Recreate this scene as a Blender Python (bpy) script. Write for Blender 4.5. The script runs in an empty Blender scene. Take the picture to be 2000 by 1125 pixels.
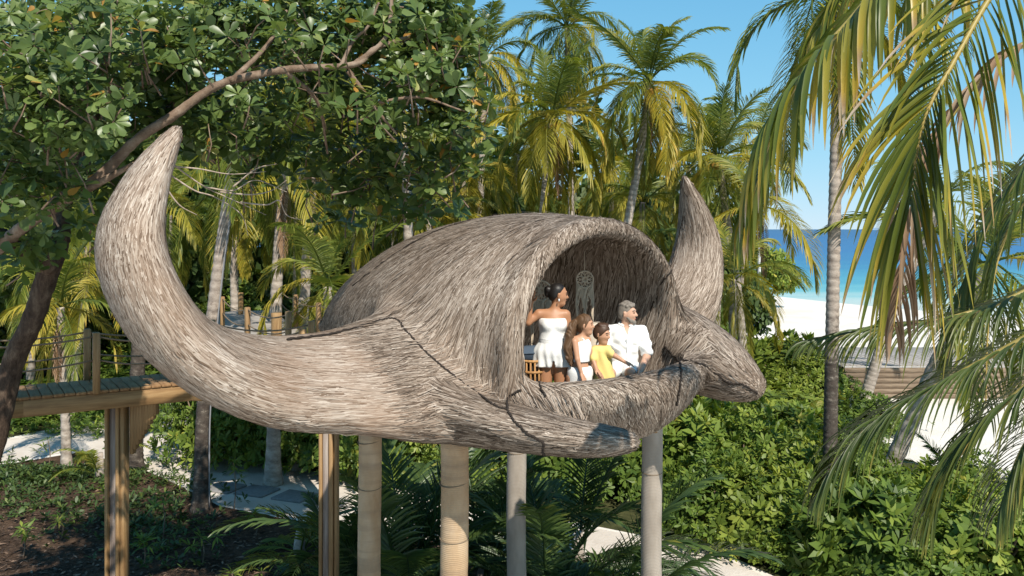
import bpy, math, random
import numpy as np
from mathutils import Vector, Matrix
from mathutils.bvhtree import BVHTree

random.seed(7)
rng = np.random.default_rng(7)
R = math.radians
SC = bpy.context.scene
COL = SC.collection

# ------------------------------------------------------------------ camera
FPX, HZ, HC = 1732.0, 447.0, 6.5          # focal length in photo pixels, horizon row, camera height
cam = bpy.data.cameras.new('camera'); camo = bpy.data.objects.new('camera', cam); COL.objects.link(camo)
camo.location = (0, 0, HC); camo.rotation_euler = (R(90), 0, 0)
cam.sensor_width = 36; cam.lens = 36 * FPX / 2000; cam.shift_y = -(562.5 - HZ) / 2000
cam.clip_start = 0.1; cam.clip_end = 20000
SC.camera = camo
# ------------------------------------------------------------------ light
SUN_AZ, SUN_EL = 24.0, 47.0               # degrees to the right of straight behind the camera / elevation
sd = Vector((math.sin(R(SUN_AZ)) * math.cos(R(SUN_EL)), -math.cos(R(SUN_AZ)) * math.cos(R(SUN_EL)), math.sin(R(SUN_EL))))
w = bpy.data.worlds.new('World'); SC.world = w; w.use_nodes = True
nt = w.node_tree; nt.nodes.clear()
sky = nt.nodes.new('ShaderNodeTexSky'); sky.sky_type = 'NISHITA'; sky.sun_disc = False
sky.sun_elevation = R(SUN_EL); sky.sun_rotation = math.atan2(sd.x, sd.y)
sky.air_density = 0.6; sky.dust_density = 0.0; sky.ozone_density = 6.0
bg = nt.nodes.new('ShaderNodeBackground'); bg.inputs['Strength'].default_value = 0.15
wo = nt.nodes.new('ShaderNodeOutputWorld')
K, M_ = (5.2, 2.11, 1.93), (5.3, 4.85, 5.45)          # soft shoulder over the whole sky, as the camera's tone curve gives
va = nt.nodes.new('ShaderNodeVectorMath'); va.operation = 'ADD'; va.inputs[1].default_value = K; nt.links.new(sky.outputs[0], va.inputs[0])
vd = nt.nodes.new('ShaderNodeVectorMath'); vd.operation = 'DIVIDE'; nt.links.new(sky.outputs[0], vd.inputs[0]); nt.links.new(va.outputs[0], vd.inputs[1])
vm = nt.nodes.new('ShaderNodeVectorMath'); vm.operation = 'MULTIPLY'; vm.inputs[1].default_value = M_; nt.links.new(vd.outputs[0], vm.inputs[0])
nt.links.new(vm.outputs[0], bg.inputs['Color']); nt.links.new(bg.outputs[0], wo.inputs['Surface'])
sl = bpy.data.lights.new('sun', 'SUN'); sl.energy = 4.5; sl.angle = R(0.55); sl.color = (1.0, 0.93, 0.82)
so = bpy.data.objects.new('sun', sl); COL.objects.link(so); so.rotation_euler = sd.to_track_quat('Z', 'Y').to_euler()
SC.view_settings.view_transform = 'Standard'; SC.view_settings.look = 'None'
SC.view_settings.exposure = 0.55; SC.view_settings.gamma = 1.0; SC.view_settings.use_curve_mapping = False
SC.render.engine = 'CYCLES'
SC.cycles.max_bounces = 7; SC.cycles.diffuse_bounces = 3; SC.cycles.glossy_bounces = 2
SC.cycles.transmission_bounces = 4; SC.cycles.transparent_max_bounces = 4
SC.cycles.sample_clamp_indirect = 6; SC.cycles.caustics_reflective = False; SC.cycles.caustics_refractive = False
SC.cycles.use_denoising = True; SC.cycles.denoiser = 'OPENIMAGEDENOISE'; SC.cycles.denoising_input_passes = 'RGB_ALBEDO_NORMAL'

def W(px, py, d):                          # a photo pixel at depth d -> world point
    return np.array([(px - 1000) / FPX * d, d, HC - (py - HZ) / FPX * d])
def G(px, d, z=0.0):
    return np.array([(px - 1000) / FPX * d, d, z])

# ------------------------------------------------------------------ materials
class NT:
    def __init__(s, name):
        s.m = bpy.data.materials.new(name); s.m.use_nodes = True; s.t = s.m.node_tree; s.t.nodes.clear()
        s.out = s.t.nodes.new('ShaderNodeOutputMaterial')
    def n(s, typ, ins=None, **kw):
        nd = s.t.nodes.new('ShaderNode' + typ)
        for k, v in kw.items(): setattr(nd, k, v)
        for k, v in (ins or {}).items(): s.set(nd.inputs[k], v)
        return nd
    def set(s, sock, v):
        if hasattr(v, 'links'): s.t.links.new(v, sock)
        elif isinstance(v, tuple) and len(v) == 3 and sock.type == 'RGBA': sock.default_value = (*v, 1)
        else: sock.default_value = v
    def ramp(s, fac, stops, interp='LINEAR'):
        nd = s.n('ValToRGB', {'Fac': fac}); cr = nd.color_ramp; cr.interpolation = interp
        while len(cr.elements) > 1: cr.elements.remove(cr.elements[-1])
        cr.elements[0].position = stops[0][0]; cr.elements[0].color = (*stops[0][1], 1)
        for p, c in stops[1:]:
            e = cr.elements.new(p); e.color = (*c, 1)
        return nd.outputs['Color']
    def noise(s, scale, vec=None, detail=4, rough=.6):
        nd = s.n('TexNoise', {'Scale': scale, 'Detail': detail, 'Roughness': rough})
        if vec is not None: s.set(nd.inputs['Vector'], vec)
        return nd.outputs['Fac']
    def coord(s, which='Object', scale=None):
        c = s.n('TexCoord').outputs[which]
        if scale:
            return s.n('Mapping', {'Vector': c, 'Scale': scale}).outputs[0]
        return c
    def geo(s, scale=(1, 1, 1)):
        return s.n('Mapping', {'Vector': s.n('NewGeometry').outputs['Position'], 'Scale': scale}).outputs[0]
    def attr(s, name, out='Fac'): return s.n('Attribute', attribute_name=name).outputs[out]
    def mix(s, fac, a, b, mode='MIX'):
        nd = s.n('Mix', data_type='RGBA', blend_type=mode)
        s.set(nd.inputs[0], fac); s.set(nd.inputs[6], a); s.set(nd.inputs[7], b)
        return nd.outputs[2]
    def math(s, op, a, b=0.0):
        nd = s.n('Math', operation=op); s.set(nd.inputs[0], a); s.set(nd.inputs[1], b); return nd.outputs[0]
    def bump(s, h, strength=.5, dist=.02):
        return s.n('Bump', {'Height': h, 'Strength': strength, 'Distance': dist}).outputs[0]
    def pbr(s, color, rough=.7, normal=None, spec=.4, trans=0.0, tcolor=None):
        p = s.n('BsdfPrincipled', {'Base Color': color, 'Roughness': rough, 'Specular IOR Level': spec})
        if normal is not None: s.set(p.inputs['Normal'], normal)
        sh = p.outputs[0]
        if trans > 0:
            t = s.n('BsdfTranslucent', {'Color': tcolor if tcolor is not None else color})
            mx = s.n('MixShader', {0: trans}); s.set(mx.inputs[1], sh); s.set(mx.inputs[2], t.outputs[0]); sh = mx.outputs[0]
        s.t.links.new(sh, s.out.inputs['Surface']); return s.m

MAT = {}
def leafmat(name, stops, trans=.3, rough=.4, tmul=(1.25, 1.2, .55), objrand=.0, spec=.4):
    k = NT(name); sh = k.attr('shade')
    if objrand:
        rnd = k.n('ObjectInfo').outputs['Random']
        sh = k.math('ADD', sh, k.math('MULTIPLY', k.math('SUBTRACT', rnd, .5), objrand))
    c = k.ramp(sh, stops)
    MAT[name] = k.pbr(c, rough, None, spec, trans, k.mix(1.0, c, tmul, 'MULTIPLY'))
leafmat('almond_leaf', [(0, (.045, .075, .02)), (.5, (.115, .17, .046)), (.85, (.21, .265, .085)), (.94, (.33, .33, .09)), (1, (.42, .22, .05))], .38, .36, spec=.4)
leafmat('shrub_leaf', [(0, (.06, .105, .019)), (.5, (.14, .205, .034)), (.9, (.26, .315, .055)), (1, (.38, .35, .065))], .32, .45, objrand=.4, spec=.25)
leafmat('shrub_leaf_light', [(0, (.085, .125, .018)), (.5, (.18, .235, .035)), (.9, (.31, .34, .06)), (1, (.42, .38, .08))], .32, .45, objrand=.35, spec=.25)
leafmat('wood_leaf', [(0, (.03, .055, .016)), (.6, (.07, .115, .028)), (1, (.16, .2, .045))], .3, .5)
leafmat('frond_green', [(0, (.075, .12, .02)), (.5, (.18, .215, .034)), (.8, (.34, .31, .05)), (1, (.5, .38, .075))], .42, .42, objrand=.35)
leafmat('frond_yellow', [(0, (.17, .185, .03)), (.5, (.34, .30, .04)), (.8, (.5, .375, .05)), (1, (.56, .33, .06))], .38, .45, objrand=.3)
leafmat('frond_dead', [(0, (.16, .09, .05)), (.5, (.26, .16, .09)), (1, (.42, .33, .24))], .2, .7, tmul=(1, .9, .8))
leafmat('near_leaflet', [(0, (.05, .08, .016)), (.45, (.115, .145, .024)), (.7, (.27, .235, .032)), (.86, (.46, .32, .05)), (.93, (.38, .25, .13)), (1, (.5, .4, .31))], .36, .38, objrand=.25)
leafmat('frond_olive', [(0, (.03, .05, .013)), (.5, (.07, .098, .02)), (.8, (.16, .16, .03)), (1, (.34, .26, .06))], .3, .42, objrand=.2)  # dark olive green leaflets of the right-hand near fronds
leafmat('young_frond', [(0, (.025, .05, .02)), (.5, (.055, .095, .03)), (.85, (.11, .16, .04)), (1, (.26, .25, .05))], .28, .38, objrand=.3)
leafmat('litter_leaf', [(0, (.03, .02, .014)), (.5, (.10, .06, .038)), (.9, (.22, .14, .09)), (1, (.3, .2, .14))], 0.05, .8)

def make_mats():
    k = NT('thatch_strand'); s = k.attr('shade')
    c = k.ramp(s, [(0, (.042, .029, .02)), (.22, (.135, .098, .072)), (.55, (.255, .2, .155)), (.85, (.37, .305, .248)), (1, (.48, .405, .335))])
    nz = k.noise(.9, k.geo()); c = k.mix(k.math('MULTIPLY', k.math('GREATER_THAN', nz, .5), .0), c, c)
    c = k.mix(k.ramp(nz, [(.35, (0, 0, 0)), (.7, (.35, .35, .35))]), c, (.2, .135, .09))
    MAT['thatch_strand'] = k.pbr(c, .75, None, .2)
    k = NT('thatch_fine'); s = k.attr('shade')
    c = k.ramp(s, [(0, (.11, .075, .052)), (.3, (.255, .192, .145)), (.7, (.385, .312, .25)), (1, (.5, .425, .355))])
    nz = k.noise(1.3, k.geo()); c = k.mix(k.ramp(nz, [(.4, (0, 0, 0)), (.68, (.55, .55, .55))]), c, (.24, .15, .095))
    MAT['thatch_fine'] = k.pbr(c, .75, None, .2)
    k = NT('thatch_base'); g = k.geo()
    n1 = k.noise(18, g, 6, .7); n2 = k.noise(70, g, 3, .7)
    c = k.ramp(n1, [(.3, (.03, .021, .016)), (.5, (.075, .055, .042)), (.7, (.15, .115, .09))])
    MAT['thatch_base'] = k.pbr(c, .9, k.bump(n2, .7, .03), .1)
    k = NT('weave_base'); g = k.geo()
    n1 = k.noise(9, g, 6, .7); wv = k.n('TexWave', {'Vector': g, 'Scale': 24.0, 'Distortion': 1.5}, bands_direction='Z').outputs['Fac']
    wv2 = k.n('TexWave', {'Vector': g, 'Scale': 24.0, 'Distortion': 1.5}, bands_direction='X').outputs['Fac']
    c = k.ramp(n1, [(.3, (.13, .09, .062)), (.5, (.23, .175, .135)), (.7, (.36, .295, .24))])
    MAT['weave_base'] = k.pbr(c, .85, k.bump(k.math('MULTIPLY', wv, wv2), .8, .02), .15)
    for nm, col, r in [('rope_dark', (.03, .022, .017), .9), ('twine', (.2, .15, .1), .9), ('cotton', (.58, .48, .36), .9), ('white_linen', (.82, .81, .78), .85),
                       ('yellow_cloth', (.72, .57, .2), .85), ('cream_cloth', (.6, .52, .42), .9), ('blue_cloth', (.06, .085, .12), .9), ('black_hair', (.012, .01, .009), .45),
                       ('brown_hair', (.11, .06, .03), .5), ('dark_brown_hair', (.07, .036, .02), .5), ('grey_hair', (.2, .17, .14), .6), ('lip', (.36, .12, .09), .5), ('eye_dark', (.015, .01, .01), .3),
                       ('metal_pole', (.55, .56, .56), .4), ('boat_dark', (.05, .055, .06), .5), ('boat_blue', (.12, .35, .6), .5), ('boat_white', (.8, .8, .8), .5), ('husk', (.42, .2, .04), .6),
                       ('dark_gap', (.02, .016, .013), .9), ('cable', (.25, .25, .26), .5)]:
        k = NT(nm); n1 = k.noise(60 if 'linen' in nm or 'cloth' in nm else 25, k.coord(), 3)
        c = k.mix(k.math('MULTIPLY', n1, .5), col, tuple(x * .72 for x in col))
        MAT[nm] = k.pbr(c, r, k.bump(n1, .3, .006), .3)
    for nm, col in [('skin_tan', (.38, .19, .10)), ('skin_warm', (.46, .255, .155)), ('skin_fair', (.5, .3, .205))]:
        k = NT(nm); n1 = k.noise(14, k.coord(), 3); c = k.mix(k.math('MULTIPLY', n1, .35), col, (col[0] * .85, col[1] * .68, col[2] * .6))
        MAT[nm] = k.pbr(c, .5, None, .4)
    k = NT('post_rope'); o = k.n('NewGeometry').outputs['Position']
    wv = k.n('TexWave', {'Vector': o, 'Scale': 16.0, 'Distortion': .5, 'Detail': 2.0, 'Detail Scale': 2.0}, bands_direction='Z').outputs['Fac']
    n1 = k.noise(3.0, k.geo((1, 1, .5)), 5); n2 = k.noise(2.2, k.geo((.3, .3, 3)), 4)
    c = k.ramp(n1, [(.3, (.31, .19, .10)), (.55, (.44, .31, .19)), (.75, (.52, .40, .28))])
    c = k.mix(k.math('MULTIPLY', wv, .16), c, (.30, .21, .13)); c = k.mix(k.ramp(n2, [(.48, (0, 0, 0)), (.66, (.55, .55, .55))]), c, (.22, .16, .11))
    MAT['post_rope'] = k.pbr(c, .8, k.bump(wv, .35, .006), .2)
    k = NT('post_grey'); o = k.n('NewGeometry').outputs['Position']
    wv = k.n('TexWave', {'Vector': o, 'Scale': 16.0, 'Distortion': .5}, bands_direction='Z').outputs['Fac']; n1 = k.noise(4, k.geo((1, 1, .4)), 5)
    c = k.ramp(n1, [(.3, (.23, .195, .16)), (.6, (.35, .305, .26)), (.8, (.42, .375, .33))]); c = k.mix(k.math('MULTIPLY', wv, .3), c, (.28, .24, .19))
    MAT['post_grey'] = k.pbr(c, .8, k.bump(wv, .3, .006), .2)
    def wood(nm, c1, c2, c3, sc=(3, 3, 40), rough=.65):
        k = NT(nm); o = k.coord('Object', sc); rnd = k.n('ObjectInfo').outputs['Random']
        n1 = k.noise(1.0, o, 6, .65); c = k.ramp(n1, [(.3, c1), (.5, c2), (.7, c3)])
        c = k.mix(k.math('MULTIPLY', rnd, .45), c, c1); MAT[nm] = k.pbr(c, rough, k.bump(n1, .4, .01), .3)
    wood('pine_wood', (.15, .08, .034), (.32, .195, .085), (.43, .285, .145), (14, 14, 1.2))
    wood('pine_beam', (.15, .08, .034), (.29, .175, .075), (.40, .26, .125), (1.2, 14, 14))
    wood('pine_deck', (.16, .08, .034), (.27, .155, .07), (.36, .225, .115), (12, 2, 12), .85); wood('silver_wood', (.12, .085, .065), (.27, .22, .19), (.42, .37, .33), (16, 16, 1.2))
    wood('deck_grey', (.2, .175, .155), (.33, .3, .27), (.42, .39, .36), (12, 2, 12), .8)
    wood('sea_wall_wood', (.11, .075, .05), (.25, .185, .13), (.36, .28, .2), (1.5, 12, 14), .85)
    wood('rattan', (.2, .09, .03), (.42, .22, .08), (.55, .33, .14), (20, 20, 5))
    k = NT('palm_bark'); o = k.coord('Object'); g = k.n('NewGeometry').outputs['Position']; z = k.n('SeparateXYZ', {0: g}).outputs['Z']
    n1 = k.noise(2.0, k.geo((3, 3, 6)), 6, .7); n2 = k.noise(.8, k.geo((1, 1, 1)), 4, .65); ring = k.attr('shade')
    c = k.ramp(n1, [(.3, (.22, .175, .14)), (.5, (.41, .35, .295)), (.72, (.56, .49, .42))]); c = k.mix(k.math('MULTIPLY', ring, .5), c, (.09, .068, .052))
    c = k.mix(k.ramp(n2, [(.5, (0, 0, 0)), (.66, (.6, .6, .6))]), c, (.2, .165, .14)); MAT['palm_bark'] = k.pbr(c, .9, k.bump(n1, .6, .02), .1)
    k = NT('palm_bark_dark_foot'); n1 = k.noise(2.2, k.geo((3, 3, 5)), 6, .75); z = k.n('SeparateXYZ', {0: k.n('NewGeometry').outputs['Position']}).outputs['Z']  # bark darker and mottled low on the trunk, paler higher up
    c = k.ramp(n1, [(.34, (.035, .028, .024)), (.55, (.09, .075, .062)), (.66, (.22, .19, .155)), (.8, (.36, .33, .27))]); c2 = k.ramp(n1, [(.3, (.2, .155, .125)), (.5, (.36, .3, .25)), (.75, (.5, .43, .36))])
    f = k.math('ADD', k.math('MULTIPLY', k.math('SUBTRACT', z, 3.6), .9), k.math('MULTIPLY', k.math('SUBTRACT', n1, .5), 2.0))
    c = k.mix(k.n('Clamp', {0: f}).outputs[0], c, c2); c = k.mix(k.math('MULTIPLY', k.attr('shade'), .5), c, (.08, .06, .05)); MAT['palm_bark_dark_foot'] = k.pbr(c, .9, k.bump(n1, .6, .02), .1)
    k = NT('bark_dark'); n1 = k.noise(3.0, k.geo((3, 3, 1.2)), 7, .75)
    c = k.ramp(n1, [(.32, (.03, .02, .015)), (.52, (.085, .058, .042)), (.72, (.19, .14, .10))]); MAT['bark_dark'] = k.pbr(c, .9, k.bump(n1, 1.0, .05), .1)
    k = NT('bark_branch'); n1 = k.noise(5.0, k.geo((1, 1, 1)), 6, .7)
    c = k.ramp(n1, [(.32, (.09, .055, .036)), (.52, (.2, .14, .1)), (.72, (.33, .26, .2))]); MAT['bark_branch'] = k.pbr(c, .85, k.bump(n1, .7, .03), .15)
    k = NT('twig_dry'); n1 = k.noise(12.0, k.geo(), 4, .7); c = k.ramp(n1, [(.3, (.22, .16, .12)), (.7, (.46, .38, .31))]); MAT['twig_dry'] = k.pbr(c, .85)
    k = NT('rachis'); s = k.attr('shade'); c = k.ramp(s, [(0, (.17, .16, .04)), (.6, (.36, .26, .07)), (1, (.38, .19, .05))]); MAT['rachis'] = k.pbr(c, .5)
    k = NT('white_sand'); n1 = k.noise(.5, k.geo(), 6, .65); n2 = k.noise(6.0, k.geo(), 5, .7)
    c = k.ramp(n1, [(.3, (.62, .56, .49)), (.6, (.72, .67, .6)), (.8, (.78, .74, .68))]); c = k.mix(k.ramp(n2, [(.58, (0, 0, 0)), (.75, (.35, .35, .35))]), c, (.4, .33, .26))
    MAT['white_sand'] = k.pbr(c, .95, k.bump(n2, .6, .06), .1)
    k = NT('path_sand'); n1 = k.noise(.8, k.geo(), 6, .65); n2 = k.noise(9.0, k.geo(), 5, .7)
    c = k.ramp(n1, [(.3, (.5, .44, .38)), (.7, (.64, .58, .51))]); c = k.mix(k.ramp(n2, [(.6, (0, 0, 0)), (.72, (.4, .4, .4))]), c, (.32, .25, .19)); MAT['path_sand'] = k.pbr(c, .95, k.bump(n2, .5, .04), .1)
    k = NT('mulch'); n1 = k.noise(1.1, k.geo(), 6, .7); n2 = k.noise(14.0, k.geo(), 6, .75)
    c = k.ramp(n2, [(.3, (.022, .015, .011)), (.5, (.065, .043, .03)), (.62, (.13, .085, .06)), (.78, (.27, .19, .14))]); c = k.mix(k.ramp(n1, [(.45, (0, 0, 0)), (.68, (.6, .6, .6))]), c, (.2, .125, .08))
    MAT['mulch'] = k.pbr(c, .95, k.bump(n2, 1.0, .08), .05)
    k = NT('soil_green'); n1 = k.noise(3, k.geo(), 6, .7); c = k.ramp(n1, [(.35, (.03, .035, .016)), (.6, (.075, .075, .03)), (.75, (.2, .15, .1))]); MAT['soil_green'] = k.pbr(c, .95, k.bump(n1, .8, .08), .05)
    k = NT('paver'); n1 = k.noise(12, k.geo(), 5, .7); c = k.ramp(n1, [(.3, (.17, .165, .16)), (.7, (.27, .26, .25))]); MAT['paver'] = k.pbr(c, .9, k.bump(n1, .3, .01))
    k = NT('sea_water'); y = k.n('SeparateXYZ', {0: k.n('NewGeometry').outputs['Position']}).outputs['Y']; n0 = k.noise(1.0, k.geo((.006, .03, 1)), 4, .6)
    y2 = k.math('ADD', y, k.math('MULTIPLY', k.math('MULTIPLY', k.math('SUBTRACT', n0, .5), y), .9)); lg = k.math('DIVIDE', k.math('LOGARITHM', y2, 10.0), 4.0)
    def L(d): return math.log10(d) / 4
    c = k.ramp(lg, [(L(70), (.5, .5, .42)), (L(84), (.42, .52, .46)), (L(95), (.15, .40, .40)), (L(118), (.06, .28, .35)), (L(145), (.03, .19, .30)), (L(185), (.016, .13, .27)), (L(300), (.012, .10, .26)), (L(900), (.008, .065, .2)), (L(6000), (.012, .06, .16))])
    wv = k.noise(1.0, k.geo((.35, .8, 1)), 5, .65); MAT['sea_water'] = k.pbr(c, .32, k.bump(wv, .5, .25), .25)
    k = NT('far_island'); MAT['far_island'] = k.pbr((.2, .3, .42), 1.0, None, 0)  # bluish haze of distance put into the island's colour
make_mats()

# ------------------------------------------------------------------ object helpers
def tag(o, label=None, cat=None, group=None, kind=None):
    if label: o['label'] = label
    if cat: o['category'] = cat
    if group: o['group'] = group
    if kind: o['kind'] = kind
    return o
def empty(name, loc=(0, 0, 0), label=None, cat=None, group=None):
    o = bpy.data.objects.new(name, None); COL.objects.link(o); o.location = loc; o.empty_display_size = .2
    return tag(o, label, cat, group)
def parent(o, p):
    if p is not None:
        o.parent = p
        q = Matrix.Identity(4); a = p
        while a is not None:
            q = a.matrix_basis @ q if a.parent is None else (a.matrix_parent_inverse @ a.matrix_basis) @ q
            a = a.parent
        o.matrix_parent_inverse = q.inverted()
    return o
def npmesh(name, V, F, shade=None, smooth=True, mats=()):
    V = np.asarray(V, np.float32).reshape(-1, 3); me = bpy.data.meshes.new(name); me.vertices.add(len(V)); me.vertices.foreach_set('co', V.ravel())
    if isinstance(F, np.ndarray):
        k = F.shape[1]; idx = F.astype(np.int32).ravel(); st = np.arange(0, len(idx), k, dtype=np.int32); tot = np.full(len(F), k, np.int32)
    else:
        tot = np.array([len(f) for f in F], np.int32); idx = np.concatenate([np.asarray(f, np.int32) for f in F]); st = np.concatenate([[0], np.cumsum(tot)[:-1]]).astype(np.int32)
    me.loops.add(len(idx)); me.loops.foreach_set('vertex_index', idx); me.polygons.add(len(tot)); me.polygons.foreach_set('loop_start', st); me.polygons.foreach_set('loop_total', tot)
    if smooth: me.polygons.foreach_set('use_smooth', np.ones(len(tot), bool))
    me.update(calc_edges=True); me.validate()
    if shade is not None:
        a = me.attributes.new('shade', 'FLOAT', 'POINT'); a.data.foreach_set('value', np.asarray(shade, np.float32).ravel())
    for m in mats: me.materials.append(MAT[m])
    return me
def add(name, me, par=None, loc=None, rot=None, scale=None, mat=None):
    o = bpy.data.objects.new(name, me); COL.objects.link(o)
    if mat and not me.materials: me.materials.append(MAT[mat])
    if loc is not None: o.location = loc
    if rot is not None: o.rotation_euler = rot
    if scale is not None: o.scale = scale if hasattr(scale, '__len__') else (scale,) * 3
    return parent(o, par) if par is not None else o
def add_local(name, me, par, loc=(0, 0, 0), rot=(0, 0, 0), scale=1.0):    # coordinates in the parent's own frame
    o = bpy.data.objects.new(name, me); COL.objects.link(o); o.parent = par
    o.location = loc; o.rotation_euler = rot; o.scale = scale if hasattr(scale, '__len__') else (scale,) * 3
    return o
def catmull(P, n):
    P = np.asarray(P, float); P = np.vstack([2 * P[0] - P[1], P, 2 * P[-1] - P[-2]]); k = len(P) - 3; t = np.linspace(0, k, n); i = np.minimum(t.astype(int), k - 1); u = (t - i)[:, None]
    a, b, c, d = P[i], P[i + 1], P[i + 2], P[i + 3]
    return .5 * (2 * b + (c - a) * u + (2 * a - 5 * b + 4 * c - d) * u ** 2 + (3 * b - a - 3 * c + d) * u ** 3)
def tube(P, r, sides=8, cap=True):
    P = np.asarray(P, float); n = len(P); r = np.broadcast_to(np.asarray(r, float), (n,)); T = np.gradient(P, axis=0); T /= np.linalg.norm(T, axis=1)[:, None] + 1e-9
    a = np.array([0, 0, 1.]) if abs(T[0, 2]) < .9 else np.array([1., 0, 0]); V = np.zeros((n, sides, 3)); u = np.cross(T[0], a); u /= np.linalg.norm(u); ang = np.linspace(0, 2 * np.pi, sides, endpoint=False)
    for i in range(n):
        u = u - T[i] * (u @ T[i]); u /= np.linalg.norm(u) + 1e-9; v = np.cross(T[i], u)
        V[i] = P[i] + r[i] * (np.cos(ang)[:, None] * u + np.sin(ang)[:, None] * v)
    F = []
    for i in range(n - 1):
        for j in range(sides):
            k = (j + 1) % sides; F.append((i * sides + j, i * sides + k, (i + 1) * sides + k, (i + 1) * sides + j))
    if cap: F.append(tuple(range(sides))[::-1]); F.append(tuple((n - 1) * sides + j for j in range(sides)))
    return V.reshape(-1, 3), F
class MB:
    def __init__(s): s.V = []; s.F = []; s.S = []
    def put(s, V, F, shade=.5):
        o = sum(len(v) for v in s.V); V = np.asarray(V, float); s.V.append(V); s.F += [tuple(i + o for i in f) for f in F]; s.S.append(np.broadcast_to(np.asarray(shade, float), (len(V),))); return s
    def tube(s, P, r, sides=8, shade=.5): return s.put(*tube(P, r, sides), shade)
    def box(s, c, d, bev=.0, rz=0.0, shade=.5):
        c = np.array(c, float); h = np.array(d, float) / 2; b = min(bev, h.min() * .45)
        if b <= 0:
            V = np.array([[x, y, z] for x in (-1, 1) for y in (-1, 1) for z in (-1, 1)]) * h; F = [(0, 1, 3, 2), (4, 6, 7, 5), (0, 4, 5, 1), (2, 3, 7, 6), (0, 2, 6, 4), (1, 5, 7, 3)]
        else:
            V = []; F = []
            for (zz, ii) in ((-h[2], b), (-h[2] + b, 0), (h[2] - b, 0), (h[2], b)):
                x, y = h[0] - ii, h[1] - ii
                V += [[-x + b, -y, zz], [x - b, -y, zz], [x, -y + b, zz], [x, y - b, zz], [x - b, y, zz], [-x + b, y, zz], [-x, y - b, zz], [-x, -y + b, zz]]
            V = np.array(V)
            for l in range(3):
                for j in range(8): F.append((l * 8 + j, l * 8 + (j + 1) % 8, l * 8 + 8 + (j + 1) % 8, l * 8 + 8 + j))
            F.append(tuple(range(7, -1, -1))); F.append(tuple(range(24, 32)))
        cs, sn = math.cos(rz), math.sin(rz); V = V @ np.array([[cs, sn, 0], [-sn, cs, 0], [0, 0, 1]]) + c
        return s.put(V, F, shade)
    def mesh(s, name, mat=None, smooth=False): return npmesh(name, np.vstack(s.V), s.F, np.concatenate(s.S), smooth, [mat] if mat else [])
    def build(s, name, mat, par=None, smooth=False): return add(name, s.mesh(name, mat, smooth), par)

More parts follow.
